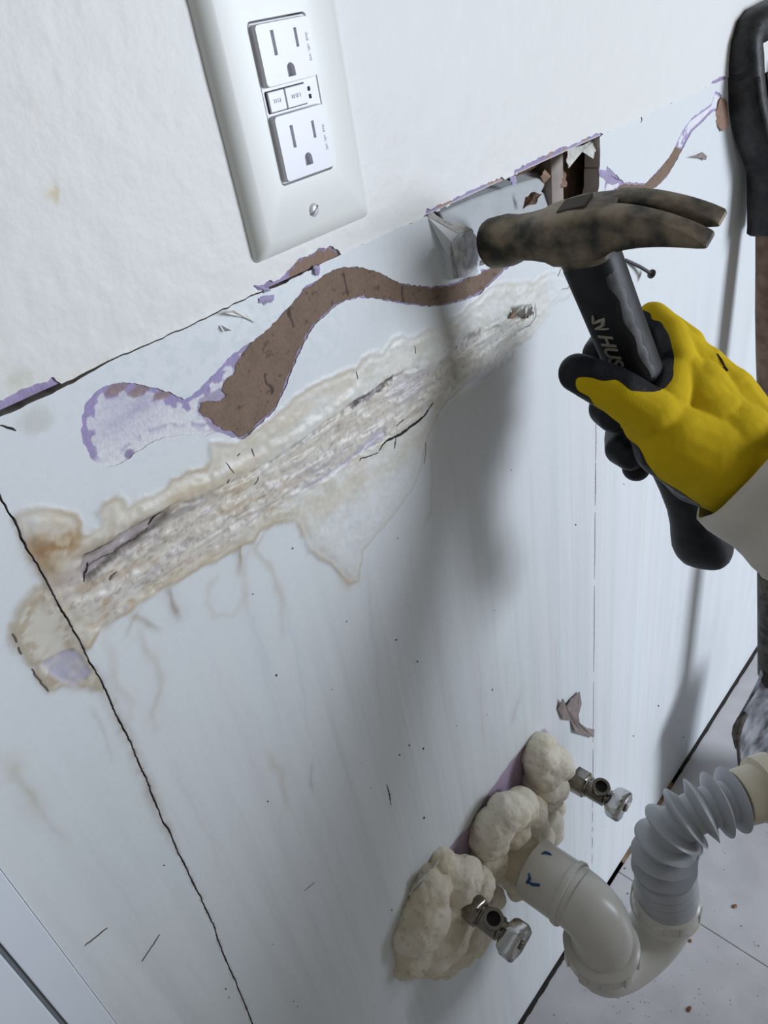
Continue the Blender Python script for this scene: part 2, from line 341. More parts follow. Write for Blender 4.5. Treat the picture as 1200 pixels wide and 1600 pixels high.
def n_edge(x, z, amp, s): return (fbm(x * s, z * s, 4) - .5) * amp

def lower_color(x, z):
    c = np.tile(np.array(WALLC), (len(x), 1))
    st = fbm(x * 260, z * 7, 3); st2 = fbm(x * 90 + 50, z * 3, 3); lowr = 1 - sm(.80, 1.0, z)
    c *= (1 - .035 * lowr * sm(.50, .72, st) - .05 * lowr * sm(.4, .7, st2))[:, None]
    tint = vn(x * 60 + 9, z * 2)
    c = mix(c, (.74, .70, .78), .14 * lowr * sm(.6, .8, tint)); c = mix(c, (.62, .76, .80), .12 * lowr * sm(.35, .15, tint))
    # mottled grey marks of rubbed primer near the cut line
    mm = sm(.53, .62, fbm(x * 260, z * 260, 4)) * sm(1.02, 1.06, z) * sm(.32, .2, x) * sm(.08, .14, x)
    c = mix(c, (.60, .68, .70), .45 * mm)
    # the water stain
    p = sdf_poly(x, z, stain, .06) + n_edge(x, z, .004, 160)
    n1 = fbm(x * 90, z * 170, 5); n2 = fbm(x * 300, z * 420, 4); n3 = fbm(x * 26, z * 150, 5); n4 = fbm(x * 40, z * 420, 4)
    k = sdf_poly(x, z, core, .05) + n_edge(x, z, .010, 120)
    west = sm(.36, .12, x); ins = sm(.0006, -.0012, p) * (.14 + .86 * sm(.036, .010, k))
    crust = np.stack([.76 - .02 * west - .09 * sm(.5, .7, n1), .765 - .04 * west - .10 * sm(.5, .7, n1), .73 - .07 * west - .13 * sm(.5, .7, n1)], 1)
    c = c * (1 - ins[:, None]) + crust * ins[:, None]
    c = mix(c, (.64, .52, .35), .75 * west * ins * sm(.42, .64, fbm(x * 45 + 2, z * 70, 4)))
    c = mix(c, (.56, .43, .26), .60 * sm(.16, .04, x) * ins * sm(.40, .60, fbm(x * 80 + 12, z * 120, 4)))
    c = mix(c, (.58, .46, .28), .40 * west * sm(.0, -.001, p) * np.exp(-np.maximum(-p, 0) / .0035))
    c = mix(c, (.60, .58, .50), .35 * ins * sm(.5, .62, n2))
    low = sm(.020, .035, k)
    ring = np.exp(-(p / .0012) ** 2) * (.35 + .65 * sm(.3, .6, fbm(x * 50, z * 50, 2)))
    c = mix(c, (.44, .32, .17), (.30 + .40 * west) * ring * (1 - .35 * low))
    ring2 = np.exp(-((p + .006 + n_edge(x, z, .006, 90)) / .0022) ** 2)
    c = mix(c, (.60, .51, .36), .32 * ring2 * (.2 + .8 * west) * (1 - .6 * low))
    c = mix(c, (.62, .60, .52), .18 * np.exp(-np.maximum(p, 0) / .004) * (p > 0) * (1 - low))
    ki = sm(.002, -.004, k)
    kc = np.stack([.64 + .18 * (n3 - .5), .595 + .19 * (n3 - .5), .52 + .22 * (n3 - .5)], 1)
    kc = mix(kc, (.50, .47, .50), .75 * sm(.48, .60, n4) * sm(.40, .58, n3))
    kc = mix(kc, (.55, .42, .28), .60 * sm(.54, .70, fbm(x * 50 + 7, z * 170, 4)) * (.25 + .75 * west))
    kc = mix(kc, (.76, .735, .67), .75 * sm(.54, .64, fbm(x * 90 + 3, z * 300, 4)))
    kc = mix(kc, (.42, .39, .37), .5 * sm(.58, .68, n2) * sm(.45, .6, n3))
    east = sm(.28, .42, x); w = (ki * (.85 - .50 * east))[:, None]; c = c * (1 - w) + kc * w
    edge = np.exp(-((k + .002) / .002) ** 2) * sm(.0, -.003, p)
    c = mix(c, (.56, .47, .30), .45 * edge * sm(.4, .7, n1) * (.3 + .7 * west))
    # left part of the stain across the seam
    q = sdf_poly(x, z, loopL, .03) + n_edge(x, z, .004, 200); qi = sm(.0006, -.001, q) * (x < seam_x(z) + .0005)
    lc = np.stack([.70 - .12 * n1, .67 - .13 * n1, .60 - .15 * n1], 1); c = c * (1 - qi[:, None]) + lc * qi[:, None]
    side = x < seam_x(z)
    c = mix(c, (.42, .33, .22), .75 * np.exp(-((q + .004) / .0028) ** 2) * side * sm(.4, .6, n2))
    c = mix(c, (.40, .31, .18), .55 * np.exp(-(q / .0016) ** 2) * side)
    # rust
    d, t = dist_line(x, z, wl([(66, 860), (82, 855), (106, 848)])); c = mix(c, (.26, .12, .03), .9 * np.exp(-(d / (.0036 + .003 * n1)) ** 2) * sm(.30, .5, n2)); c = mix(c, (.45, .30, .14), .5 * np.exp(-((d - .003) / .005) ** 2) * (x > seam_x(z)))
    d, t = dist_line(x, z, wl([(70, 890), (60, 862), (52, 850)])); c = mix(c, (.30, .20, .11), .55 * np.exp(-(d / .004) ** 2))
    for px, r, col, al in (((243, 808), .0022, (.26, .13, .05), .8), ((176, 900), .0022, (.26, .16, .08), .8), ((137, 905), .003, (.22, .17, .14), .7), ((165, 940), .004, (.40, .27, .14), .7), ((205, 940), .003, (.50, .34, .18), .7),
                           ((100, 905), .010, (.46, .40, .36), .6), ((115, 900), .006, (.60, .52, .50), .5), ((245, 850), .008, (.45, .43, .40), .6), ((400, 620), .006, (.5, .5, .5), .0), ((55, 657), .010, (.50, .50, .44), .5), ((495, 780), .004, (.58, .50, .38), .5)):
        q0 = wl([px])[0]; dd = np.hypot(x - q0[0], (z - q0[1]) * 1.2) + n_edge(x, z, .5 * r, 500); c = mix(c, col, al * sm(r, .3 * r, dd))
    # hairline shadows of the crust: dark flecks
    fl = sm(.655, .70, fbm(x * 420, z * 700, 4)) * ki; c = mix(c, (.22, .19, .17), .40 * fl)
    # exposed lavender paper
    for pl, a in ((lav_a, .95), (lav_b, .9), (lav_c, .5)):
        l = sdf_poly(x, z, pl, .01) + n_edge(x, z, .003, 300); c = mix(c, (.47, .45, .55), a * sm(.0005, -.0008, l) * (.55 + .45 * sm(.3, .6, n2)))
    v = sdf_poly(x, z, vcut, .01); vi = sm(.0004, -.0006, v + n_edge(x, z, .0016, 500)); c = mix(c, (.44, .40, .42), .85 * vi)
    c = mix(c, (.10, .08, .07), .8 * np.exp(-((v + n_edge(x, z, .0022, 420)) / .0009) ** 2) * sm(.38, .5, n2)); c = mix(c, (.30, .24, .18), .45 * np.exp(-(v / .004) ** 2) * sm(.45, .6, n1))
    g, t = dist_line(x, z, groove); g = g + n_edge(x, z, .0016, 600)
    c = mix(c, (.20, .16, .14), (.55 * sm(.0016, .0002, g)) * sm(.34, .5, fbm(x * 200, z * 200, 2)))
    g2, t2 = dist_line(x, z, wl([(549, 633), (575, 618), (605, 597), (612, 590)])); c = mix(c, (.07, .05, .05), .9 * sm(.0022, .0008, g2 + n_edge(x, z, .0034, 700)))
    g3, _ = dist_line(x, z, wl([(130, 893), (150, 880), (200, 850), (262, 805), (300, 790)])); c = mix(c, (.26, .23, .22), .55 * np.exp(-((g3 + n_edge(x, z, .003, 300)) / .0022) ** 2))
    g4, _ = dist_line(x, z, wl([(262, 805), (300, 785), (330, 772)])); c = mix(c, (.33, .30, .28), .6 * np.exp(-((g4 + n_edge(x, z, .004, 300)) / .003) ** 2))
    # grime along the upper ridge towards the right
    g5, _ = dist_line(x, z, wl([(700, 548), (740, 520), (765, 508), (790, 495)])); c = mix(c, (.30, .29, .28), .8 * sm(.005, .001, g5) * sm(.56, .64, fbm(x * 350, z * 350, 4)))
    g6, _ = dist_line(x, z, wl([(700, 600), (740, 580), (800, 552)])); c = mix(c, (.50, .46, .42), .5 * sm(.010, .001, g6) * sm(.5, .62, fbm(x * 300, z * 300, 4)))
    wx = (fbm(x * 70, z * 70, 3) - .5) * .006
    for pl, wd, al, col in drips:
        d, t = dist_line(x + wx, z, pl); ww = wd * (.55 + .9 * vn(x * 90 + 4, z * 130))
        c = mix(c, col, al * np.exp(-(d / ww) ** 2) * (.25 + .75 * sm(0, .15, t)) * (.35 + .65 * sm(1, .7, t)) * (.5 + .6 * n1))
        c = mix(c, col, .22 * al * np.exp(-(d / (2.6 * wd)) ** 2))
    # dirty cut edge beside the seam and under the upper board
    ds = np.abs(x - seam_x(z)); c = mix(c, (.40, .36, .33), .55 * sm(.0022, .0004, ds) * sm(.4, .6, fbm(x * 50, z * 220, 3)))
    c = mix(c, (.36, .30, .22), .6 * sm(.006, .001, ds) * sm(.80, .86, z) * sm(.98, .93, z) * n1)
    # shallow mauve patch where the finish was cut around the pipes
    pr = sdf_poly(x, z, purple_rect, .02) + n_edge(x, z, .004, 150); pi_ = sm(.0012, -.0012, pr); c = mix(c, (.34, .23, .37), .9 * pi_ * (.75 + .25 * n2))
    # scribed pencil line
    dl = np.abs(x - XSCR - (vn(z * 20, z * 0) - .5) * .0008)
    return np.clip(c, .01, .85)

def lower_relief(x, z):
    n1 = fbm(x * 90, z * 170, 5); n2 = fbm(x * 330, z * 480, 3)
    p = sdf_poly(x, z, stain, .06) + n_edge(x, z, .004, 160); ins = sm(.001, -.006, p)
    k = sdf_poly(x, z, core, .03); ki = sm(.003, -.003, k + n_edge(x, z, .006, 140))
    h = .0005 * np.exp(-(p / .0015) ** 2) + ins * (.0012 * n1 + .0005 * n2)
    h = h - .0012 * ki + ki * (.0013 * sm(.42, .62, fbm(x * 45, z * 260, 4)) + .0004 * n2)
    q = sdf_poly(x, z, loopL, .03); h += .0012 * np.exp(-((q + .003) / .004) ** 2) * n1 * (x < seam_x(z))
    g, _ = dist_line(x, z, groove); h -= .0010 * np.exp(-(g / .0012) ** 2)
    rdg, _ = dist_line(x, z, ridge2); h += .0010 * np.exp(-(rdg / .0030) ** 2)
    v = sdf_poly(x, z, vcut, .01); h -= .0016 * sm(.0008, -.0010, v)
    for pl in (lav_a, lav_b): h -= .0009 * sm(.0005, -.0010, sdf_poly(x, z, pl, .01))
    for pl, wd, al, col in drips[:12]:
        d, t = dist_line(x, z, pl); h += .0003 * al * np.exp(-(d / wd) ** 2)
    h -= .0006 * sm(.0010, -.0010, sdf_poly(x, z, purple_rect, .02))
    return h + .00015 * (fbm(x * 40, z * 12, 2) - .5)
def gap_low(x): return .0011 * sm(.13, .10, x) + .0008 * sm(.27, .20, x) + .0002
def cutz(x): return ZCUT + (vn(x * 40, x * 0) - .5) * .0012 + (vn(x * 300, x * 0 + 3) - .5) * .0008
def phi_lower(x, z):
    d = np.maximum(z - (cutz(x) - gap_low(x)), seam_x(z) + .0003 + .0004 * vn(z * 260, z * 0 + 2) - x)
    t = sdf_poly(x, z, tear, .02) + n_edge(x, z, .0016, 420)
    h = sdf_poly(x, z, hole, .02) + n_edge(x, z, .0010, 300)
    return np.maximum(d, -np.minimum(t, h))
def phi_left(x, z): return np.maximum(np.maximum(z - (cutz(x) - gap_low(x)), x - (seam_x(z) - .0004)), (-.0146 + (z - .8956) * .030) - x)
def phi_upper(x, z):
    t = np.minimum(np.minimum(sdf_poly(x, z, torn_up, .02), sdf_poly(x, z, purp_up, .02)), np.minimum(sdf_poly(x, z, band_up, .02), sdf_poly(x, z, tearR, .02))) + n_edge(x, z, .0022, 380)
    return np.maximum(cutz(x) - z, -t)
def upper_color(x, z):
    c = np.tile(np.array((.765, .768, .745)), (len(x), 1))
    west = sm(.35, .0, x); c = mix(c, (.77, .78, .735), .4 * west)
    for px, r, col, al in (((84, 305), .0028, (.52, .40, .20), .8), ((80, 300), .004, (.72, .62, .42), .6), ((60, 185), .005, (.83, .80, .74), .5), ((35, 590), .006, (.60, .60, .50), .5), ((15, 600), .004, (.60, .60, .50), .4), ((48, 150), .004, (.80, .76, .70), .5)):
        q0 = wl([px])[0]; dd = np.hypot(x - q0[0], z - q0[1]) + n_edge(x, z, 1.0 * r, 400); c = mix(c, col, al * sm(r, .4 * r, dd))
    c = mix(c, (.66, .60, .46), .5 * sm(.004, .0005, z - cutz(x)) * sm(.5, .65, fbm(x * 120, z * 120, 3)) * sm(.2, .05, x))
    return c
def upper_relief(x, z): return .00022 * sm(.3, .75, fbm(x * 110, z * 110, 3)) + .0004 * np.exp(-np.maximum(z - ZCUT, 0) / .0012)

wall = tag(empty('wall_back', (0, 0, 0)), 'white drywall wall, water stained and cut along a horizontal line', kind='structure')
ar = np.arange
xs = np.concatenate([ar(.028, .54, .0009), ar(.54, .74, .0014), np.linspace(.745, 1.7, 60)])
zs = np.concatenate([ar(0.004, .70, .0034), ar(.70, 1.0925, .0009)])
lowp = sheet('drywall_panel', xs, zs, phi_lower, 0.0, lower_relief, lower_color, M_lower, rim=.0125, rimcol=(.50, .46, .44), parent=wall)
tag(lowp, 'large lower board with the water stain and drips')
xs = np.concatenate([ar(-.025, .066, .0009)]); zs = np.concatenate([ar(0.004, .70, .004), ar(.70, 1.0925, .0010)])
tag(sheet('drywall_panel', np.concatenate([[-.03], xs, ar(.067, .09, .002)]), zs, phi_left, .0003, lower_relief, lower_color, M_lower, rim=.0125, rimcol=(.45, .42, .40), parent=wall), 'narrow lower board left of the cut seam')
xs = np.concatenate([np.linspace(-.5, -.03, 30), ar(-.028, .25, .0012), ar(.25, .52, .0010), ar(.52, .84, .003), np.linspace(.85, 1.7, 30)])
zs = np.concatenate([ar(1.0865, 1.116, .0010), ar(1.116, 1.30, .0025), np.linspace(1.31, 1.9, 40)])
tag(sheet('drywall_panel', xs, zs, phi_upper, -.0006, upper_relief, upper_color, M_upper, rim=.0131, rimcol=(.55, .52, .42), parent=wall), 'cream painted board above the cut line')

# torn paper layers lying behind the painted faces
def torn_color(x, z):
    t = sdf_poly(x, z, tear, .03); n1 = fbm(x * 120, z * 240, 4); n2 = fbm(x * 500, z * 500, 3)
    c = np.tile(np.array((.765, .775, .79)), (len(x), 1))
    west = x < .155
    cx, cz = wl([(215, 640)])[0]
    lav = np.exp(-(((x - cx) / .026) ** 2 + ((z - cz - .004 - .1 * (x - cx)) / .013) ** 2)); c = mix(c, (.44, .40, .56), .95 * lav * (.55 + .9 * (fbm(x * 60, z * 300, 3) - .3)))
    nx, nz = wl([(330, 615)])[0]
    c = mix(c, (.62, .60, .70), .55 * sm(.035, .0, np.hypot(x - nx, z - nz)) * sm(.4, .6, n1))
    top = sm(.975, .985, z)
    rimw = .0026 + .0040 * sm(.40, .60, vn(x * 330, z * 330))
    lo, _ = dist_line(x, z, wl([(165, 735), (199, 722), (236, 696), (261, 686), (290, 683), (331, 690)]))
    rim_ = sm(rimw * 1.0, rimw * .8, -t) * sm(.003, .009, lo) * (1 - .8 * sm(.004, .001, np.abs(t + 0) * 0 + 1) * 0); 
    c = mix(c, (.33, .27, .49), .9 * rim_)
    for px in ((183, 608), (219, 610), (258, 614)):
        q = wl([px])[0]; c = mix(c, (.30, .22, .22), .9 * sm(.0050, .0035, np.hypot((x - q[0]) * .8, (z - q[1]) * 1.8) + (n2 - .5) * .003))
    q = wl([(203, 710)])[0]; c = mix(c, (.28, .23, .38), .9 * sm(.0028, .002, np.hypot(x - q[0], z - q[1]) + (n2 - .5) * .001))
    b = sdf_poly(x, z, brown, .02); c = mix(c, (.36, .31, .44), .85 * sm(.0020, .0012, b + (n2 - .5) * .003 - .004 * np.exp(-(((x - nx) / .006) ** 2)) * (z < nz)) * sm(.12, .13, x))
    c = mix(c, (.80, .79, .83), .9 * sm(.0016, .0026, -t) * sm(.012, .02, b) * (x > .5))
    return c
X0, X1 = tear[:, 0].min() - .004, .36
phi_t = lambda x, z: sdf_poly(x, z, tear, .02) - .003
phi_tt = lambda x, z: np.maximum(phi_t(x, z), -sdf_poly(x, z, hole, .02) - .0)
sheet('torn_paper', np.concatenate([ar(X0, .37, .0006), ar(.37, .75, .0014)]), ar(.93, 1.089, .0006), phi_tt, .0007, lambda x, z: .0002 * fbm(x * 200, z * 200, 2), torn_color, M_torn, rim=.0004, parent=wall)
def brown_color(x, z):
    n1 = fbm(x * 150, z * 150, 5); n2 = fbm(x * 600, z * 600, 3); c = np.tile(np.array((.215, .150, .108)), (len(x), 1)) * (.85 + .30 * n1)[:, None]
    c *= (1 - .4 * sm(.70, .76, fbm(x * 260, z * 420, 4)))[:, None]
    for px in ((540, 445), (630, 463), (455, 495), (420, 600)):
        q = wl([px])[0]; c = mix(c, (.05, .035, .03), .8 * sm(.0012, .0005, np.abs(x - q[0] + (n1 - .5) * .006)) * (np.abs(z - q[1]) < .006))
    return c
sheet('brown_paper', np.concatenate([ar(X0, .37, .0006), ar(.37, .72, .0014)]), ar(.93, 1.089, .0006), lambda x, z: np.maximum(sdf_poly(x, z, brown, .02) - .0007 + n_edge(x, z, .0026, 260), -sdf_poly(x, z, hole, .02)), .0005,
      lambda x, z: .0006 * (fbm(x * 130, z * 130, 4)), brown_color, M_torn, rim=.0003, parent=wall)
def upt_color(x, z):
    n1 = fbm(x * 150, z * 150, 4); n2 = fbm(x * 500, z * 500, 3); c = np.tile(np.array((.34, .28, .45)), (len(x), 1)) * (.7 + .6 * n1)[:, None]
    t = sdf_poly(x, z, torn_up, .02); c = mix(c, (.27, .18, .12), .95 * sm(-.0004, -.0016, t + (n2 - .5) * .004) * (x > wl([(452, 430)])[0][0]))
    bu = (x > .30) & (x < .53); c = np.where(bu[:, None], np.array((.36, .30, .47)) * (.75 + .5 * n1)[:, None], c)
    c = mix(c, (.40, .24, .14), 0.8 * bu * sm(.66, .70, fbm(x * 110 + 4, z * 90, 3))); c = mix(c, (.78, .76, .74), .9 * bu * sm(.0010, .0004, z - ZCUT))
    return c
sheet('torn_paper', np.concatenate([ar(-.03, .53, .0008), ar(.53, .8, .003)]), ar(1.0865, 1.112, .0008), lambda x, z: np.maximum(np.minimum(np.minimum(sdf_poly(x, z, torn_up, .02), sdf_poly(x, z, purp_up, .02)), np.minimum(sdf_poly(x, z, band_up, .02), sdf_poly(x, z, tearR, .02))) - .002, ZCUT - z),
      .0004, lambda x, z: .0005 * fbm(x * 160, z * 160, 3), upt_color, M_torn, rim=.0003, parent=wall)

# structure seen through the hole and the seams
def strut(name, x0, x1, y0, y1, z0, z1, m, parent=wall):
    b = MB(); b.box(((x0 + x1) / 2, (y0 + y1) / 2, (z0 + z1) / 2), (abs(x1 - x0) / 2, abs(y1 - y0) / 2, abs(z1 - z0) / 2)); return b.build(name, m, parent, smooth=False, bevel=.0008)
strut('sheathing', -.5, 1.7, .10, .108, 0, 1.9, M_cav)
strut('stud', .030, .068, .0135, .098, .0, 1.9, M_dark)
xa = wl([(884, 250)])[0][0]; xb_ = wl([(900, 250)])[0][0]
strut('backing_board', xa + .021, xa + .075, .024, .030, .95, 1.2, M_cav)
strut('stud', xa + .004, xa + .020, .0140, .10, .0, 1.9, M_stud)
strut('stud', 1.5, 1.54, .0135, .098, 0, 1.9, M_stud)
b = MB()
P = [wp(688, 334, .004), wp(735, 313, .006), wp(800, 290, .012), wp(850, 276, .018), wp(858, 279, .019), wp(846, 300, .019), wp(866, 310, .020), wp(880, 345, .016), wp(800, 400, .010), wp(720, 415, .004)]
b.prism(P, (.003, .011, .004)); tag(b.build('broken_board', mat('grey_board_back', srgb(176, 180, 182), .8, var=.08, vscale=60, bump=.2, bscale=300), wall, smooth=False, bevel=.0007, seg=1), 'grey piece of board pushed back inside the hole')
random.seed(4)
# ragged brown paper and fibres in the hole
def rag(name, px, Y0, Y1, m, parent, seed, thick=.0006, curl=.0008):
    rnd = random.Random(seed); n = len(px); cx = sum(p[0] for p in px) / n; cy = sum(p[1] for p in px) / n; poly = []
    for i in range(n):
        a = px[i]; c_ = px[(i + 1) % n]
        for k in range(4):
            t = k / 4; u = a[0] + (c_[0] - a[0]) * t + rnd.uniform(-1.2, 1.2); v = a[1] + (c_[1] - a[1]) * t + rnd.uniform(-1.2, 1.2)
            poly.append(wp(u, v, Y0 + (Y1 - Y0) * (.5 + .5 * math.sin(i * 1.3 + k * .3 + seed)) ))
    c0 = sum(poly) / len(poly) - np.array([0, curl, 0]); m_ = len(poly)
    b = MB(); off = np.array([0, thick, 0]); vs = poly + [c0] + [p + off for p in poly] + [c0 + off]
    fs = [(i, (i + 1) % m_, m_) for i in range(m_)] + [(m_ + 1 + (i + 1) % m_, m_ + 1 + i, 2 * m_ + 1) for i in range(m_)] + [(i, m_ + 1 + i, m_ + 1 + (i + 1) % m_, (i + 1) % m_) for i in range(m_)]
    b.add(vs, fs); return b.build(name, m, parent, smooth=False)
rag('paper_scrap', [(852, 262), (870, 258), (884, 268), (886, 292), (870, 296), (860, 300), (850, 290), (846, 276)], .012, .022, M_paper, wall, 1)
rag('paper_scrap', [(820, 312), (832, 300), (846, 303), (838, 318), (818, 325)], -.001, .006, M_cav, wall, 2)
rag('paper_scrap', [(770, 300), (800, 286), (800, 276), (815, 268), (845, 262), (852, 255), (830, 255), (800, 268), (785, 283), (768, 290)], .016, .03, M_cav, wall, 3)
rag('paper_scrap', [(799, 268), (805, 275), (808, 285), (803, 290), (798, 282), (796, 272)], .001, .004, M_lav, wall, 5)
rag('paper_scrap', [(886, 234), (912, 226), (935, 214), (934, 230), (926, 248), (915, 235), (905, 232), (892, 240), (889, 262), (886, 250)], .002, .006, M_gyp, wall, 6)
rag('paper_scrap', [(936, 262), (948, 256), (956, 266), (962, 276), (972, 284), (955, 290), (938, 288)], -.002, .001, M_lav, wall, 7)
rag('paper_scrap', [(1128, 150), (1136, 160), (1140, 195), (1130, 205), (1120, 195), (1118, 175)], -.003, .000, M_paper, wall, 8)
rag('paper_scrap', [(405, 466), (416, 462), (429, 462), (427, 471), (414, 476), (405, 473)], -.0009, -.0002, M_lav, wall, 9)
rag('paper_scrap', [(398, 446), (412, 447), (424, 454), (412, 457), (404, 453)], -.0016, -.0006, M_lav, wall, 10)
rag('paper_scrap', [(490, 416), (499, 414), (502, 420), (498, 430), (493, 428)], -.0016, -.0006, M_lav, wall, 12)

# pried out flap of board with its broken gypsum end
b = MB()
f0 = [wp(668, 339, .0), wp(716, 366, -.0075), wp(706, 378, -.0085), wp(707, 400, -.009), wp(717, 432, -.008), wp(701, 438, .0), wp(690, 385, .0)]
b2 = [wp(676, 331, .0122), wp(738, 360, .001), wp(745, 372, .0), wp(746, 400, .0), wp(752, 428, .001), wp(716, 440, .011), wp(700, 385, .0122)]
b.add(f0 + b2, [(0, 1, 2, 3, 4, 5, 6)[::-1], (7, 8, 9, 10, 11, 12, 13), (0, 7, 8, 1), (4, 11, 12, 5), (5, 12, 13, 6), (6, 13, 7, 0)])
tag(b.build('board_flap', M_lower if False else mat('board_face', (.76, .79, .80), .6, bump=.1, bscale=300), wall, smooth=False), 'bent out flap of board under the cut line')
b = MB(); rnd = random.Random(5); A4 = [f0[1], f0[2], f0[3], f0[4]]; B4 = [b2[1], b2[2], b2[3], b2[4]]
rows = []
for i in range(13):
    t = i / 12 * 3; k = min(int(t), 2); a = A4[k] * (1 - t + k) + A4[k + 1] * (t - k); e = B4[k] * (1 - t + k) + B4[k + 1] * (t - k)
    rows.append([a * (1 - s) + e * s + np.array([1, -.3, 0]) * .0016 * (rnd.random() - .3) for s in np.linspace(0, 1, 9)])
vs = [p for r in rows for p in r]; b.add(vs + [p - np.array([.004, 0, 0]) for p in vs],
    [(i * 9 + j, i * 9 + j + 1, (i + 1) * 9 + j + 1, (i + 1) * 9 + j) for i in range(12) for j in range(8)] + [(117 + (i + 1) * 9 + j, 117 + (i + 1) * 9 + j + 1, 117 + i * 9 + j + 1, 117 + i * 9 + j) for i in range(12) for j in range(8)]
    + [(i, 117 + i, 117 + i + 1, i + 1) for i in range(8)] + [(108 + i + 1, 225 + i + 1, 225 + i, 108 + i) for i in range(8)])
tag(b.build('broken_edge', M_gypw, wall), 'crumbling white gypsum end of the flap')
b = MB(); b.prism([f0[0], f0[1], b2[1], b2[0]], (0, -.0002, .0008)); b.build('cut_edge', M_gyp, wall, smooth=False)

# cracks: tapering ribbons with lifted lips
def crack(px, w, parent=wall, name='crack', m=M_line, seed=0, y=-.0016):
    rnd = random.Random(seed); pts = []
    P_ = [wp(u, v, 0) for u, v in px]
    for i in range(len(P_) - 1):
        L_ = np.linalg.norm(P_[i + 1] - P_[i]); n = max(2, int(L_ / .0015))
        for k in range(n): t = k / n; pts.append(P_[i] * (1 - t) + P_[i + 1] * t + np.array([rnd.uniform(-1, 1), 0, rnd.uniform(-1, 1)]) * .00025)
    pts.append(P_[-1]); n = len(pts); L_, R_ = [], []
    for i, p in enumerate(pts):
        t = pts[min(i + 1, n - 1)] - pts[max(i - 1, 0)]; t /= np.linalg.norm(t) + 1e-9; nrm = np.array([-t[2], 0, t[0]])
        s = math.sin(math.pi * (i + .15) / (n - .7)) ** .5 if n > 1 else 1; hw = w * .5 * s * rnd.uniform(.6, 1.2) + .00008
        L_.append(p + nrm * hw); R_.append(p - nrm * hw)
    f_ = [np.array([p[0], y - lower_relief(np.array([p[0]]), np.array([p[2]]))[0] + .0014, p[2]]) for p in L_ + R_]
    b = MB(); b.add(f_ + [p + np.array([0, .0014, 0]) for p in f_], [(i, i + 1, n + i + 1, n + i) for i in range(n - 1)] + [(i, 2 * n + i, 2 * n + i + 1, i + 1) for i in range(n - 1)] + [(n + i + 1, 3 * n + i + 1, 3 * n + i, n + i) for i in range(n - 1)])
    return b.build(name, m, parent, smooth=False)
for i, (px, w) in enumerate([([(675, 629), (670, 637), (662, 649), (652, 658), (640, 666), (630, 674), (623, 679), (612, 684), (601, 688), (594, 696), (590, 704)], .0022), ([(618, 683), (616, 692), (615, 701)], .0008),
        ([(628, 655), (622, 660), (620, 667)], .0008), ([(590, 706), (575, 712), (562, 716), (560, 720)], .0007), ([(664, 690), (665, 710), (662, 725)], .0005),
        ([(250, 800), (240, 812), (234, 822)], .0016), ([(182, 893), (176, 899), (172, 907)], .0016), ([(140, 880), (138, 893), (130, 908)], .0016), ([(130, 866), (150, 856), (175, 845)], .0009), ([(140, 888), (150, 878), (181, 864), (217, 836), (232, 826)], .0010),
        ([(876, 420), (870, 432)], .0007), ([(885, 428), (892, 440), (886, 450), (876, 452)], .0005), ([(352, 722), (362, 738)], .0005), ([(357, 756), (356, 748)], .0009), ([(370, 712), (374, 708)], .0009),
        ([(835, 478), (836, 494), (826, 508), (810, 516)], .0006), ([(556, 580), (557, 592)], .0005), ([(646, 540), (648, 552)], .0005), ([(392, 700), (395, 712)], .0006), ([(404, 745), (398, 758)], .0006),
        ([(0, 665), (12, 668), (25, 673)], .0011), ([(604, 1225), (608, 1240), (611, 1258)], .0012), ([(132, 1478), (150, 1464), (168, 1450)], .0007), ([(475, 1392), (492, 1378)], .0007), ([(222, 1503), (250, 1460)], .0004), ([(20, 990), (26, 1003)], .0004),
        ([(28, 1010), (34, 1022)], .0004), ([(50, 1045), (60, 1060), (76, 1080)], .0006)]):
    crack(px, w * (.8 if i < 1 else .75), seed=i, m=M_line if i in (0, 1, 3, 5, 7, 20, 21) else M_hair)
# scribed line down the right part of the board
for i, (v0, v1) in enumerate([(655, 720), (722, 790), (800, 905), (915, 1050), (1065, 1160), (1170, 1235), (1248, 1262), (1268, 1285), (1292, 1300), (1308, 1325), (1335, 1350)]):
    u = lambda v: 931 - 6 * (v - 655) / 685
    crack([(u(v0), v0), (u((v0 + v1) / 2) + .3, (v0 + v1) / 2), (u(v1), v1)], .0007 + .0003 * (i % 2), name='scribed_line', seed=50 + i, m=M_hair)
# cut-line joint on the right (thin cream caulk edge) and lifted chips
for i, (px, w) in enumerate([([(962, 198), (985, 188)], .0006), ([(990, 186), (1003, 180)], .001), ([(1000, 178), (1003, 188), (1001, 192)], .0008)]): crack(px, w, seed=90 + i)
# peeling flakes
M_flake = mat('lifted_paint_flake', (.74, .74, .71), .7)
def flake(px, lift, parent=wall, m=M_flake):
    P_ = [wp(u, v, -.0012) for u, v in px]; P_[0] = P_[0] + np.array([0, -lift, 0]); P_[1] = P_[1] + np.array([0, -lift * .8, 0])
    b = MB(); b.prism(P_, (0, .0006, 0)); return b.build('paint_flake', m, parent, smooth=False)
flake([(803, 476), (822, 473), (833, 484), (822, 497), (805, 490)], .006); flake([(808, 488), (816, 474), (821, 496)], .008); flake([(822, 496), (828, 474), (836, 490)], .006)
flake([(344, 488), (360, 484), (380, 487), (400, 504), (385, 497), (362, 491)], .003); flake([(356, 515), (350, 512), (346, 508), (352, 518)], .003)
for px in ([(797, 497), (803, 486), (806, 497)], [(820, 497), (824, 489), (826, 497)]):
    b = MB(); b.prism([wp(u, v, -.0028) for u, v in px], (0, .0012, 0)); b.build('torn_gap', M_paper, wall, smooth=False)
rndF = random.Random(11)

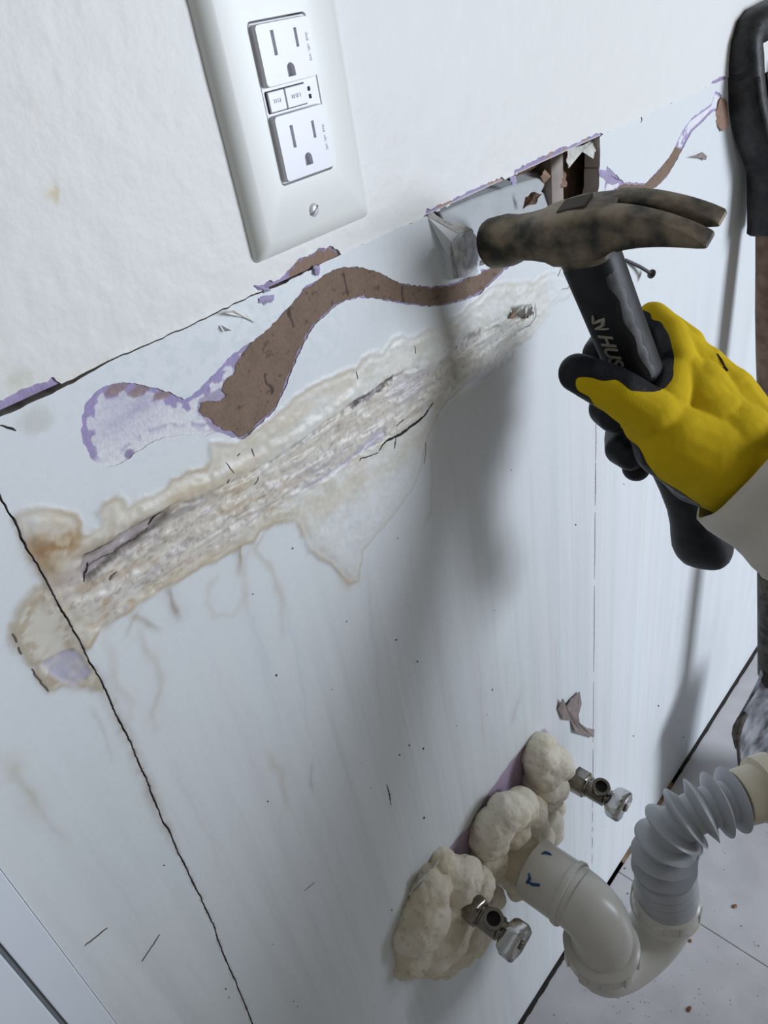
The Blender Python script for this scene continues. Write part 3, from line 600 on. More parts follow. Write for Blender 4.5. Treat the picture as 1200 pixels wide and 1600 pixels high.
# ------------------------------------------------------------------ floor (cabinet base boards) and left trim
floor = tag(empty('floor', (0, 0, 0)), 'white laminate base panels along the wall', kind='structure')
XF = .603
for (x0, x1) in ((-1.2, XF - .0005), (XF + .0005, 1.9)):
    b = MB(); b.box(((x0 + x1) / 2, -.0045 - .75, -.008), ((x1 - x0) / 2, .75, .008)); b.build('floor_panel', M_floor, floor, smooth=False, bevel=.0008)
b = MB(); b.box((.35, -.6, -.030), (1.6, .9, .008)); b.build('subfloor', M_dark, floor, smooth=False)
for i, (xa, xb) in enumerate([(.30, .44), (.62, .80), (.83, 1.2)]):
    rnd = random.Random(i); n = 24; b = MB(); top = []; bot = []
    for k in range(n + 1):
        x = xa + (xb - xa) * k / n; top.append((x, -.0006, .0015 + rnd.uniform(0, .004))); bot.append((x, -.0042 - rnd.uniform(0, .0018), .0004))
    b.add(top + bot + [(p[0], p[1], -.004) for p in bot], [(k, k + 1, n + 2 + k, n + 1 + k) for k in range(n)] + [(n + 1 + k, n + 2 + k, 2 * n + 3 + k, 2 * n + 2 + k) for k in range(n)])
    b.build('sealant_bead', mat('old_sealant', srgb(120, 96, 70), .8, var=.5, vscale=60) if i == 1 else M_dark, floor)
tr = tag(empty('trim_1', (-.03, 0, 0)), 'white vertical casing at the left edge, bottom corner', kind='structure')
M_trim = mat('white_casing_paint', (.74, .80, .86), .4)
def xz(u, v, Y=0): p = wp(u, v, Y); return p[0], p[2]
def stile(name, e_l, e_r, y0, y1, m):
    """board with slightly sloping edges: (x at z = .9, slope) for the left and right edge"""
    q = []
    for z_ in (.02, 1.086): q.append((e_l[0] + e_l[1] * (z_ - .9), e_r[0] + e_r[1] * (z_ - .9), z_))
    b = MB(); b.prism([(q[0][0], y0, q[0][2]), (q[0][1], y0, q[0][2]), (q[1][1], y0, q[1][2]), (q[1][0], y0, q[1][2])], (0, y1 - y0, 0)); return b.build(name, m, tr, smooth=False, bevel=.0006)
stile('casing_board', (-.0318, .03), (-.0147, .030), -.0006, .012, M_trim)
M_caulk = mat('grey_joint', (.16, .17, .18), .8)
stile('joint', (-.0345, .03), (-.0318, .03), .0010, .012, M_caulk)
stile('casing_board', (-.20, .03), (-.0345, .03), -.0010, .012, M_trim)

# ------------------------------------------------------------------ electrical outlet
M_plate = mat('ivory_white_plate', (.76, .78, .74), .35, bump=.05, bscale=900, dist=.0004)
M_dev = mat('white_receptacle_plastic', (.74, .75, .79), .33)
M_slot = mat('slot_dark', (.03, .025, .035), .7)
M_screw = mat('white_painted_screw', (.68, .70, .71), .3, metal=.2)
M_emb = mat('faint_embossed_lettering', (.64, .65, .69), .5)
outlet = empty('electrical_outlet', tuple(wp(480, 180, -.0006)))
tag(outlet, 'white ground fault outlet with two sockets in an oversized cover plate', 'outlet')
px0, pz0 = wp(398, 413, -.001)[[0, 2]]; px1 = px0 + .0775; pz1 = pz0 + .125
def rrect(cx, cz, hw, hh, r, n=6):
    pts = []
    for (sx, sz, a0) in ((1, 1, 0), (-1, 1, 90), (-1, -1, 180), (1, -1, 270)):
        for k in range(n + 1):
            a = math.radians(a0 + 90 * k / n); pts.append((cx + sx * (hw - r) + r * math.cos(a), cz + sz * (hh - r) + r * math.sin(a)))
    return pts
def ring_at(poly, y): return [np.array([p[0], y, p[1]]) for p in poly]
dcx, dcz = (wp(383, 37, -.008)[0] + wp(497, 18, -.008)[0]) / 2, 0
dl, dr = wp(418, 148, -.0070), wp(487, 122, -.0070)
a_ = wp(388, 37, -.0072); b_ = wp(440, 290, -.0072); c_ = wp(518, 264, -.0072); t_ = wp(462, 18, -.0072)
DX0 = (a_[0] + b_[0]) / 2; DX1 = DX0 + .0325; DZ1 = a_[2]; DZ0 = b_[2]; DCX = (DX0 + DX1) / 2; DCZ = (DZ0 + DZ1) / 2; DH = (DZ1 - DZ0) / 2
pcx, pcz = (px0 + px1) / 2, (pz0 + pz1) / 2; hw, hh = (px1 - px0) / 2, (pz1 - pz0) / 2
b = MB()
outer = [(.0, .0, .0010), (.0, .0, -.0004), (-.0012, 0, -.0030), (-.0030, 0, -.0048), (-.0050, 0, -.0059), (-.0075, 0, -.0064)]
rings = [ring_at(rrect(pcx, pcz, hw + o[0], hh + o[0], .0025), -.0006 + o[2]) for o in outer]
rings += [ring_at(rrect(DCX, DCZ, .0167, DH + .0007, .0022), -.0072), ring_at(rrect(DCX, DCZ, .0165, DH + .0005, .0020), -.0066), ring_at(rrect(DCX, DCZ, .0165, DH + .0005, .0020), -.003)]
b.sweep(rings, cap=False); b.build('cover_plate', M_plate, outlet, angle=50)
# receptacle body with raised faces
b = MB()
b.sweep([ring_at(rrect(DCX, DCZ, .01625, DH, .0018), y) for y in (-.002, -.0066)] + [ring_at(rrect(DCX, DCZ, .0160, DH - .0003, .0017), -.0070)]); recep = b.build('receptacle', M_dev, outlet)
def face_hole(b, cx, cz, pts, depth): pass
zmid = [wp(410, 150, -.0076)[2], wp(415, 182, -.0076)[2]]
def socket(z0, z1):
    """raised socket face with real slots cut through it"""
    cz = (z0 + z1) / 2; hh_ = (z1 - z0) / 2; w_ = .0148
    sl = []  # slot rectangles / arch in local coords from centre
    L1_ = [(-.0074, -.0005), (-.0056, -.0005), (-.0056, .0085), (-.0074, .0085)]
    L2_ = [(.0056, .0008), (.0072, .0008), (.0072, .0078), (.0056, .0078)]
    ar_ = [(-.0023, -.0092), (.0023, -.0092)] + [(.0023 * math.cos(a), -.0066 + .0026 * math.sin(a)) for a in np.linspace(0, math.pi, 9)]
    from mathutils.geometry import delaunay_2d_cdt
    out = [(p[0] - DCX, p[1] - cz) for p in rrect(DCX, cz, w_, hh_, .0016, 4)]
    V = []; E_ = []; 
    for poly in (out, L1_, L2_, ar_):
        n0 = len(V); V += [Vector(p) for p in poly]; E_ += [(n0 + i, n0 + (i + 1) % len(poly)) for i in range(len(poly))]
    vs, es, fs, *_ = delaunay_2d_cdt(V, E_, [], 1, 1e-7)
    def inside(p, poly):
        c = False; n = len(poly)
        for i in range(n):
            x1, y1 = poly[i]; x2, y2 = poly[(i + 1) % n]
            if (y1 > p[1]) != (y2 > p[1]) and p[0] < (x2 - x1) * (p[1] - y1) / (y2 - y1) + x1: c = not c
        return c
    fs = [f for f in fs if not any(inside((sum(vs[i].x for i in f) / len(f), sum(vs[i].y for i in f) / len(f)), q) for q in (L1_, L2_, ar_))]
    Y = -.0098; b = MB(); b.add([np.array([v.x + DCX, Y, v.y + cz]) for v in vs], fs)
    n = len(out); b.sweep([[np.array([DCX + p[0] * s_ , y, cz + p[1] * s2]) for p in out] for s_, s2, y in ((1.035, 1.03, -.0069), (1.02, 1.02, -.0090), (1, 1, Y))], cap=False)
    for q in (L1_, L2_, ar_): b.sweep([[np.array([DCX + p[0], y, cz + p[1]]) for p in q] for y in (Y, -.0045)], cap=False)
    o = b.build('socket_face', M_dev, outlet, angle=30)
    for q in (L1_, L2_, ar_):
        b = MB(); b.prism([np.array([DCX + p[0] * 1.02, -.0068, cz + p[1] * 1.0]) for p in q], (0, .0004, 0)); b.build('slot', M_slot, o, smooth=False)
    return o
zt0 = wp(408, 143, -.009)[2]; zb1 = wp(418, 184, -.009)[2]
s1 = socket(zt0 + .0008, DZ1 - .0010); s2 = socket(DZ0 + .0010, zb1 - .0006)
def raised(name, x0, x1, z0, z1, y, m, parent, th=.0012, bev=.0003):
    b = MB(); b.box(((x0 + x1) / 2, y + th / 2, (z0 + z1) / 2), ((x1 - x0) / 2, th / 2, (z1 - z0) / 2)); return b.build(name, m, parent, smooth=False, bevel=bev)
zc = (zt0 + zb1) / 2; bh = abs(zt0 - zb1) / 2 - .0011
bt1 = raised('test_button', DCX - .0145, DCX - .0052, zc - bh, zc + bh, -.0084, M_dev, outlet); bt2 = raised('reset_button', DCX - .0046, DCX + .0075, zc - bh, zc + bh, -.0084, M_dev, outlet)
raised('button_well', DCX - .0149, DCX + .0079, zc - bh - .0004, zc + bh + .0004, -.0072, M_slot, recep, th=.0004, bev=0)
for dz in (.0013, -.0017): raised('indicator_light', DCX + .0098, DCX + .0112, zc + dz - .0009, zc + dz + .0009, -.0074, M_slot, outlet, th=.0006)
M_txt = mat('handle_lettering', srgb(150, 146, 134), .7)
def text(s, size, origin, right, up, m, parent, name='lettering', ext=.0001, shear=0, bold=0):
    cu = bpy.data.curves.new('t', 'FONT'); cu.body = s; cu.size = size; cu.extrude = ext; cu.align_x = 'CENTER'; cu.align_y = 'CENTER'; cu.shear = shear; cu.offset = bold; cu.resolution_u = 3
    to = bpy.data.objects.new('t', cu); COL.objects.link(to); bpy.context.view_layer.update()
    me = bpy.data.meshes.new_from_object(to.evaluated_get(bpy.context.evaluated_depsgraph_get())); bpy.data.objects.remove(to)
    r = np.array(right) / np.linalg.norm(right); u = np.array(up); u = u - r * u.dot(r); u /= np.linalg.norm(u); n = np.cross(r, u)
    co = np.array([v.co for v in me.vertices]).reshape(-1, 3)
    W = np.array(origin) + co[:, :1] * r + co[:, 1:2] * u + co[:, 2:3] * n
    me.vertices.foreach_set('co', W.astype(np.float32).ravel()); me.update(); me.materials.clear(); me.materials.append(m); me.name = name
    o = bpy.data.objects.new(name, me); COL.objects.link(o); return put(o, parent)
for (s, x, w, par) in (('TEST', DCX - .00985, .0030, bt1), ('RESET', DCX + .00145, .0030, bt2)):
    text(s, .0022, (x, -.0085, zc), (1, 0, 0), (0, 0, 1), M_emb, par)
for cz, so in (((zt0 + DZ1) / 2, s1), ((DZ0 + zb1) / 2, s2)):
    text('20A 125V  GFCI', .0016, (DCX + .0125, -.0099, cz), (0, 0, 1), (-1, 0, 0), M_emb, so)
sc = wp(491, 328, -.0072); b = MB(); b.lathe(sc + np.array([0, .001, 0]), (0, -1, 0), [(0, .0032), (.0008, .0032), (.0016, .0024), (.0019, .0010)], n=24); scr = b.build('screw', M_screw, outlet)
b = MB(); e1 = np.array([.82, 0, .57]); e2 = np.array([-.57, 0, .82]); b.box(sc + np.array([0, -.00075, 0]), (.0027, .0002, .0004), [e1, (0, 1, 0), e2]); b.build('screw_slot', mat('slot_shadow_metal', (.16, .16, .17), .5), scr, smooth=False)

# ------------------------------------------------------------------ expanding foam
def foam(name, label, blobs, seed, m, amp=.0035, tubes=(), parent=None, thing=True, voxel=.0017, cut=True):
    b = MB()
    for (u, v, Y, r) in blobs: b.lathe(wp(u, v, Y), (0, 0, 1), [(r * math.cos(a), r * math.sin(a) + 1e-6) for a in np.linspace(math.pi, 0, 13)], n=18)
    for pts, r in tubes: b.tube([wp(*p) for p in pts], r, n=14)
    V, N_, F = fuse(b, voxel, smooth=34, fac=.6)
    n1 = fbm3(V * 55 + seed, 3) - .5; n2 = fbm3(V * 190 + seed, 3) - .5; pit = np.clip(fbm3(V * 330 + 9 + seed, 2) - .69, 0, 1)
    V = V + N_ * (.0022 + amp * 2.6 * n1 + amp * 1.1 * n2 - amp * 1.2 * pit)[:, None]
    V[:, 1] = np.where(V[:, 1] > .0008, .0008 + (V[:, 1] - .0008) * .02, V[:, 1])
    c = np.tile(np.array(srgb(224, 217, 199)), (len(V), 1)); c = mix(c, srgb(200, 188, 155), .5 * sm(.45, .65, fbm3(V * 40 + 3 + seed, 3))); c = mix(c, srgb(170, 150, 112), .5 * sm(.04, .11, pit))
    o = np_mesh(name, V, F, m, c, parent) if isinstance(F, np.ndarray) else mesh_obj(name, V, F, m, parent, cols=c)
    return o
M_foam = mat('cream_spray_foam', srgb(224, 217, 199), .62, attr=True, sss=.12, bump=.35, bscale=350, dist=.0015, var=.05, vscale=160)
M_foamb = mat('smooth_cured_foam', srgb(205, 200, 172), .5, attr=True, sss=.1, bump=.1, bscale=200)
def pivot(o, p):
    """give a world-baked mesh an origin at p"""
    me = o.data; me.transform(Matrix.Translation(-Vector(p))); o.location = p; return o
f1 = foam('spray_foam', '', [(700, 1368, -.010, .018), (722, 1372, -.020, .018), (745, 1380, -.020, .018), (768, 1402, -.006, .014), (672, 1392, -.010, .018), (662, 1430, -.012, .022), (650, 1455, -.010, .020), (700, 1430, -.006, .026), (738, 1440, -.004, .020),
        (690, 1470, -.010, .022), (645, 1492, -.006, .017), (635, 1505, -.004, .012), (655, 1508, -.004, .012), (705, 1492, -.006, .014), (682, 1505, -.004, .012), (757, 1455, -.008, .010), (712, 1398, -.006, .022), (698, 1405, -.001, .030), (682, 1440, .000, .034), (668, 1470, .000, .030), (712, 1465, -.001, .026), (645, 1460, -.002, .022), (628, 1508, -.001, .010), (680, 1445, -.006, .028), (725, 1455, -.004, .022), (665, 1480, -.003, .022), (700, 1500, -.001, .014), (740, 1470, -.002, .014), (735, 1470, -.006, .010), (690, 1345, -.006, .010), (768, 1440, -.004, .008), (668, 1365, -.004, .008)], 3.3, M_foam,
        tubes=[([(705, 1385, -.016), (728, 1398, -.027)], .0125)])
pivot(f1, tuple(wp(690, 1440))); tag(f1, 'cream expanding foam mass around the lower left shutoff valve, lowest of the foam', 'foam', 'expanding foam around the pipes')
f2 = foam('spray_foam', '', [(757, 1335, -.008, .016), (765, 1310, -.014, .018), (775, 1290, -.020, .019), (793, 1270, -.024, .019), (815, 1262, -.026, .018), (832, 1268, -.026, .015), (838, 1290, -.024, .013), (824, 1305, -.022, .012), (800, 1295, -.022, .017), (765, 1352, -.012, .012), (782, 1362, -.018, .012), (800, 1375, -.024, .012), (806, 1392, -.024, .010), (783, 1345, -.020, .012), (760, 1290, -.008, .014)], 8.1, M_foam, amp=.0028)
pivot(f2, tuple(wp(780, 1310))); tag(f2, 'rounded cream foam collar wrapped over the white drain pipe, between the two valves', 'foam', 'expanding foam around the pipes')
f3 = foam('spray_foam', '', [(846, 1180, -.014, .019), (852, 1200, -.018, .021), (846, 1222, -.012, .022), (866, 1192, -.024, .018), (882, 1203, -.030, .0105), (862, 1228, -.016, .018), (858, 1248, -.012, .014), (870, 1262, -.010, .009), (848, 1168, -.012, .014), (838, 1240, -.008, .012)], 5.9, M_foam, amp=.0024)
pivot(f3, tuple(wp(855, 1210))); tag(f3, 'cream foam blob around the upper right shutoff valve, topmost of the foam', 'foam', 'expanding foam around the pipes')
f4 = foam('spray_foam', '', [(856, 1285, -.010, .017), (862, 1300, -.010, .014), (850, 1272, -.008, .014), (845, 1310, -.016, .014)], 1.7, M_foamb, amp=.0010)
pivot(f4, tuple(wp(858, 1290))); tag(f4, 'small smooth greenish beige foam lump behind the drain pipe', 'foam', 'expanding foam around the pipes')
# torn board lip pushed out by the lower foam, peeled paper at the pipes
rag('paper_scrap', [(640, 1398), (655, 1378), (672, 1362), (688, 1345), (690, 1332), (697, 1340), (690, 1365), (668, 1378), (650, 1392)], -.012, -.003, M_gyp, wall, 21, thick=.001)
rag('paper_scrap', [(742, 1340), (748, 1320), (758, 1296), (764, 1300), (756, 1325), (748, 1345)], -.008, -.002, M_gyp, wall, 22, thick=.001)

# ------------------------------------------------------------------ shutoff valves
M_chrome = mat('tarnished_chrome', srgb(140, 136, 128), .25, metal=1, bump=.25, bscale=220, dist=.0005, var=.2, vscale=130)
M_knob = mat('polished_chrome_handle', srgb(190, 190, 188), .18, metal=1, bump=.3, bscale=160, dist=.0006)
M_bore = mat('dark_bore', (.012, .012, .012), .8)
def valve(x, z, y0, label):
    e = empty('shutoff_valve', (x, y0, z)); tag(e, label, 'valve', 'angle stop valves')
    A = (0, -1, 0); o = np.array([x, y0, z])
    b = MB(); b.lathe(o + np.array([0, .030, 0]), A, [(0, .0075), (.031, .0075)], n=20); b.build('supply_pipe', mat('copper_stub', srgb(150, 110, 80), .45, metal=.7) if 'supply' not in bpy.data.materials else None, e)
    b = MB(); b.lathe(o, A, [(0, .0125), (.0015, .0150), (.016, .0150), (.018, .0128)], n=6, rot=.3); b.build('compression_nut', M_chrome, e, angle=25, bevel=.0006)
    b = MB(); b.lathe(o, A, [(.017, .0118), (.020, .0118), (.0205, .0102), (.022, .0102), (.023, .0112), (.040, .0112), (.041, .0092), (.044, .0092), (.045, .0105), (.049, .0105), (.050, .0085), (.053, .0085)], n=28); body = b.build('valve_body', M_chrome, e)
    b = MB(); c = o + np.array([0, -.031, 0]); up = np.array([-.12, -.25, .96]); up /= np.linalg.norm(up)
    b.lathe(c, up, [(.004, .0088), (.0135, .0088), (.0150, .0095), (.0185, .0095), (.0185, .0064), (.010, .0062)], n=24, cap=False); out = b.build('outlet_port', M_chrome, e)
    b = MB(); b.lathe(c, up, [(.0135, .0063), (.0140, .0063)], n=20); b.build('bore', M_bore, out)
    b = MB()
    def oval(y, s, k=1.0):
        r = []
        for j in range(32):
            a = 2 * math.pi * j / 32; rr = 1 - .10 * abs(math.cos(2 * a + .4)) + .05 * math.cos(6 * a); r.append(o + np.array([s * .0200 * math.cos(a + .5) * rr, -y + .008 , s * .0140 * math.sin(a + .5) * rr]))
        return r
    b.sweep([oval(.0525, .62), oval(.0545, .86), oval(.058, .98), oval(.068, 1.0), oval(.0705, .93), oval(.0712, .80), oval(.0702, .62), oval(.0700, .2)]); h = b.build('oval_handle', M_knob, e, angle=30)
    b = MB(); b.lathe(o, A, [(.060, .0042), (.0642, .0040), (.0648, .003)], n=16); b.build('handle_screw', M_chrome, h)
V1 = (.2545, .481); V2 = (.4380, .4565)
valve(.2473, .4824, -.022, 'chrome shutoff valve sticking out of the large lower foam, nearest the bottom of the photo')
valve(.4449, .4465, -.021, 'chrome shutoff valve by the small upper foam blob, right of the drain pipe')

# ------------------------------------------------------------------ sink drain
M_pvc = mat('white_pvc', srgb(206, 204, 197), .3, var=.03, vscale=40, sss=.05, bump=.03, bscale=300)
M_pvcc = mat('cream_pvc', srgb(196, 187, 164), .4, var=.06, vscale=60)
M_hose = mat('grey_white_flexible_plastic', srgb(168, 171, 176), .42, sss=.06)
M_blue = mat('blue_marker', srgb(20, 70, 120), .6)
DXc, DZc, YE = .3248, .4573, -.122
drain = empty('sink_drain', (DXc, -.001, DZc)); tag(drain, 'white plastic sink drain trap with grey corrugated hose coming out of the wall', 'drain pipe')
o = np.array([DXc, 0, DZc]); A = (0, -1, 0)
b = MB(); b.lathe(o, A, [(-.006, .0245), (.052, .0245)], n=40); b.build('wall_pipe', M_pvcc, drain)
b = MB(); b.lathe(o, A, [(.046, .0262), (.046, .0302), (.0475, .0308), (.084, .0308), (.0845, .0325), (.0885, .0330), (.0900, .0325), (.0905, .0300)], n=48, cap=True); coup = b.build('coupling', M_pvc, drain)
for pts in ([(846, 1334), (852, 1332), (858, 1334), (862, 1336)], [(826, 1364), (828, 1372), (823, 1380)], [(824, 1378), (832, 1382), (843, 1383)]):
    ww = []
    for (u, v) in pts:
        r = R @ np.array([u - 600.0, v - 800.0, FPX]); a2 = r[0] ** 2 + r[2] ** 2; bb = 2 * (r[0] * (0 - DXc) + r[2] * (CAMZ - DZc)); cc = DXc ** 2 + (CAMZ - DZc) ** 2 - .0311 ** 2
        disc = bb * bb - 4 * a2 * cc
        t = (-bb - math.sqrt(max(disc, 0))) / (2 * a2); ww.append(CAM + r * t)
    b = MB(); b.tube(ww, [.0006, .0016, .0014, .0005][:len(ww)], n=8); b.build('pen_mark', M_blue, coup)
b = MB(); pts = [o + np.array([0, -.088, 0]), o + np.array([0, -.094, 0])]
rc = .032
for k in range(13):
    a = math.pi / 2 * k / 12; pts.append(o + np.array([0, YE + rc - rc * math.sin(a), -rc + rc * math.cos(a)]))
pts.append(o + np.array([0, YE, -.060])); b.tube(pts, [.0300] * 2 + [.0298] * 13 + [.0285], n=40); b.build('elbow', M_pvc, drain)
E0 = o + np.array([0, YE, -.050]); dn = np.array([0, 0, -1.0])
b = MB(); b.lathe(E0, dn, [(0, .0300), (.0015, .0345), (.004, .0368), (.0065, .0368), (.008, .0350), (.024, .0350), (.026, .0330)], n=40); nut = b.build('slip_nut', M_pvc, drain)
b = MB()
for k in range(10):
    a = 2 * math.pi * k / 10; d_ = np.array([math.cos(a), math.sin(a), 0]); b.box(E0 + d_ * .0352 + dn * .016, (.0022, .004, .0085), [d_, (-d_[1], d_[0], 0), (0, 0, 1)])
b.build('grip_rib', M_pvc, nut, bevel=.0007)
Q2 = np.array([.405, -.151, .384]); P1 = E0 + dn * .022; mid = (P1 + Q2) / 2; half = (Q2 - P1)[:2]; Lh = np.linalg.norm(half) / 2; hd = np.array([half[0], half[1], 0]) / (2 * Lh)
cz_ = .372; pts = [np.array([P1[0], P1[1], P1[2]]), np.array([P1[0], P1[1], cz_])]
for k in range(1, 25):
    a = math.pi * k / 24; pts.append(np.array([P1[0], P1[1], cz_]) + hd * Lh * (1 - math.cos(a)) + np.array([0, 0, -Lh * math.sin(a)]))
pts.append(np.array([Q2[0], Q2[1], Q2[2]])); b = MB(); b.tube(pts, [.030] * 2 + [.0290] * 24 + [.030], n=40); b.build('trap_bend', M_pvc, drain)
up = np.array([0, 0, 1.0])
b = MB(); b.lathe(Q2, up, [(-.006, .0310), (-.004, .0340), (.000, .0352), (.003, .0352), (.005, .0335), (.018, .0325), (.020, .0300)], n=40); nut = b.build('slip_nut', M_pvc, drain)
b = MB()
for k in range(8):
    a = 2 * math.pi * k / 8 + .2; d_ = np.array([math.cos(a), math.sin(a), 0]); b.box(Q2 + d_ * .0325 + up * .0105, (.0018, .005, .0075), [d_, (-d_[1], d_[0], 0), (0, 0, 1)])
b.build('grip_rib', M_pvc, nut, bevel=.0007)
# corrugated hose
ctrl = [Q2 + up * .012, Q2 + up * .030, cd(1037, 1345, .728), cd(1043, 1312, .717), cd(1064, 1284, .710), cd(1096, 1266, .706), cd(1130, 1254, .706), cd(1160, 1245, .708)]
def bez(ctrl, n):
    P_ = [ctrl[0] * 2 - ctrl[1]] + list(ctrl) + [ctrl[-1] * 2 - ctrl[-2]]; out = []
    for i in range(1, len(P_) - 2):
        for k in range(n):
            t = k / n; a, b_, c_, d_ = P_[i - 1:i + 3]
            out.append(.5 * ((2 * b_) + (-a + c_) * t + (2 * a - 5 * b_ + 4 * c_ - d_) * t * t + (-a + 3 * b_ - 3 * c_ + d_) * t ** 3))
    out.append(P_[-2]); return out
path = bez(ctrl, 30); S_ = np.concatenate([[0], np.cumsum([np.linalg.norm(path[i + 1] - path[i]) for i in range(len(path) - 1)])]); LT = S_[-1]; path = np.array(path)
def at_(s): return np.array([np.interp(s, S_, path[:, k]) for k in range(3)])
stations = [(0, .0270)]; s = .004
# closely pressed lower rings
for k in range(4): stations += [(s, .0288), (s + .002, .0300), (s + .0095, .0282), (s + .0100, .0272)]; s += .0115
rem = LT - s - .002; nf = 8
for k in range(nf):
    w_ = rem / nf; stations += [(s + w_ * .16, .0195), (s + w_ * .46, .0300), (s + w_ * .50, .0312), (s + w_ * .54, .0300), (s + w_ * .84, .0195)]; s += w_
stations += [(LT, .0240)]
b = MB(); b.tube([at_(q[0]) for q in stations], [q[1] for q in stations], n=48)
# tube() needs distinct smooth frames: stations are ordered along the path
b.build('corrugated_hose', M_hose, drain, angle=28)
d_ = path[-1] - path[-4]; d_ /= np.linalg.norm(d_); e_ = path[-1]
b = MB(); b.lathe(e_, d_, [(-.004, .0250), (.000, .0262), (.018, .0268), (.019, .0325), (.036, .0330), (.038, .0300), (.040, .0262), (.16, .0262)], n=40); b.build('hose_connector', M_pvcc, drain)

# ------------------------------------------------------------------ shovel
M_grip = mat('scuffed_black_plastic_grip', (.012, .013, .014), .5, spec=.3, bump=.5, bscale=180, dist=.0014, col2=(.035, .035, .034), vscale=70)
M_wood = mat('weathered_wood_shaft', srgb(104, 82, 66), .75, bump=.3, bscale=300, col2=srgb(132, 110, 92), vscale=60)
M_blade = mat('worn_steel_blade', srgb(60, 60, 64), .6, metal=.3, bump=.6, bscale=90, dist=.002, col2=srgb(150, 152, 158), vscale=28)
M_steel = mat('dirty_dark_steel', srgb(52, 52, 50), .6, metal=.4, bump=.5, bscale=120, dist=.002, col2=srgb(92, 86, 78), vscale=80)
T = wp(1206, 352, -.030); Bf = zp(1207, 1238, .0)
ks = (T - Bf) / np.linalg.norm(T - Bf); LS = np.linalg.norm(T - Bf)
shovel = empty('shovel', tuple(Bf)); tag(shovel, 'shovel with black D grip and wooden shaft leaning on the wall, right edge', 'shovel')
sd = np.array([-1.0, .06, 0]); sd -= ks * sd.dot(ks); sd /= np.linalg.norm(sd); nd = np.cross(ks, sd)
if nd.dot(CAM - T) < 0: nd = -nd
b = MB(); b.tube([Bf + ks * t for t in np.linspace(.42, LS + .004, 12)], [.0160 + .0008 * math.sin(t * 5) for t in range(12)], n=24); b.build('shaft', M_wood, shovel)
# grip: two arms, crossbar, socket
C0 = T - ks * .002
b = MB()
def oct_ring(c, h1, h2, n=20, p=3.0, ax=None):
    e1, e2 = ax if ax else (sd, nd); out = []
    for j in range(n):
        a = 2 * math.pi * j / n; ca, sa = math.cos(a), math.sin(a)
        out.append(c + e1 * h1 * (abs(ca) ** (2 / p)) * np.sign(ca) + e2 * h2 * (abs(sa) ** (2 / p)) * np.sign(sa))
    return out
b.sweep([oct_ring(C0 + ks * t, w, q, ax=(sd, nd)) for t, w, q in ((-.002, .0205, .0200), (.0, .0220, .0215), (.006, .0215, .0210), (.04, .0215, .0205), (.062, .0260, .0190), (.074, .0300, .0150), (.080, .030, .010))]); sock = b.build('socket', M_grip, shovel, angle=40)
loop = []
half = [(.046, .004), (.060, .012), (.075, .022), (.100, .0375), (.130, .0515), (.150, .0560), (.165, .0575), (.177, .0565), (.1835, .0510), (.1855, .040), (.1855, .02), (.1855, .0)]
for t, x in half: loop.append(C0 + ks * t + sd * x)
for t, x in half[-2::-1]: loop.append(C0 + ks * t - sd * x)
rings = []
for i, q in enumerate(loop):
    tt = loop[min(i + 1, len(loop) - 1)] - loop[max(i - 1, 0)]; tt /= np.linalg.norm(tt); e_ = np.cross(tt, nd); e_ /= np.linalg.norm(e_); m_i = min(i, len(loop) - 1 - i)
    rings.append(oct_ring(q, .0105 if m_i < 6 else .0105 + .0012 * min(m_i - 5, 4), .0165 if m_i < 7 else .0155, ax=(e_, nd), p=3.0 if m_i < 7 else 2.3))
b = MB(); b.sweep(rings); dg = b.build('d_grip', M_grip, shovel, angle=50)
for sg in (1, -1):
    for q in (-1, 1):
        b = MB(); b.tube([C0 + ks * t + sd * sg * x + nd * .0160 + sd * q * .0085 for t, x in half[1:6]], .0016, n=8); b.build('edge_bead', M_grip, dg)
    b = MB(); c5 = C0 + ks * .1640 + sd * sg * .0590; b.lathe(c5, sd * sg, [(0, .0140), (.0082, .0140), (.0086, .0125)], n=28, sx=.88, sy=1.0, ref=tuple(ks)); b.build('hollow', M_bore, dg)
for t in (.022,):
    b = MB(); b.lathe(C0 + ks * t + nd * .0208 + sd * .010, nd, [(0, .0052), (.0025, .0045), (.0035, .002)], n=16); b.build('rivet', mat('dull_rivet', srgb(120, 116, 108), .5, metal=.8), shovel)
# steel socket and blade
b = MB(); b.tube([Bf + ks * t for t in (.27, .29, .34, .42, .50, .51)], [.014, .020, .0195, .0190, .0185, .0172], n=24); b.build('steel_socket', M_steel, shovel)
bd = np.array([-.97, .24, 0]); bd -= ks * bd.dot(ks); bd /= np.linalg.norm(bd); bn = np.cross(ks, bd)
if bn.dot(CAM - Bf) < 0: bn = -bn
b = MB(); rows = []; NW = 16
prof = [(.004, .060), (.03, .066), (.08, .071), (.14, .075), (.20, .078), (.245, .079), (.262, .074), (.275, .055), (.290, .032), (.31, .022)]
for t, w in prof:
    row = []
    for j in range(NW + 1):
        q = -1 + 2 * j / NW; crown = .014 * (1 - min(1, abs(q) * 2.2)) * sm(.05, .28, np.array(t)) ; cup = -.012 * q * q
        row.append(Bf + ks * t + bd * q * w * 1.12 + bn * (float(crown) - cup * 1.0 - .010))
    rows.append(row)
th = -bn * .0022; n = NW + 1; m_ = len(prof); vs = [p for r in rows for p in r]
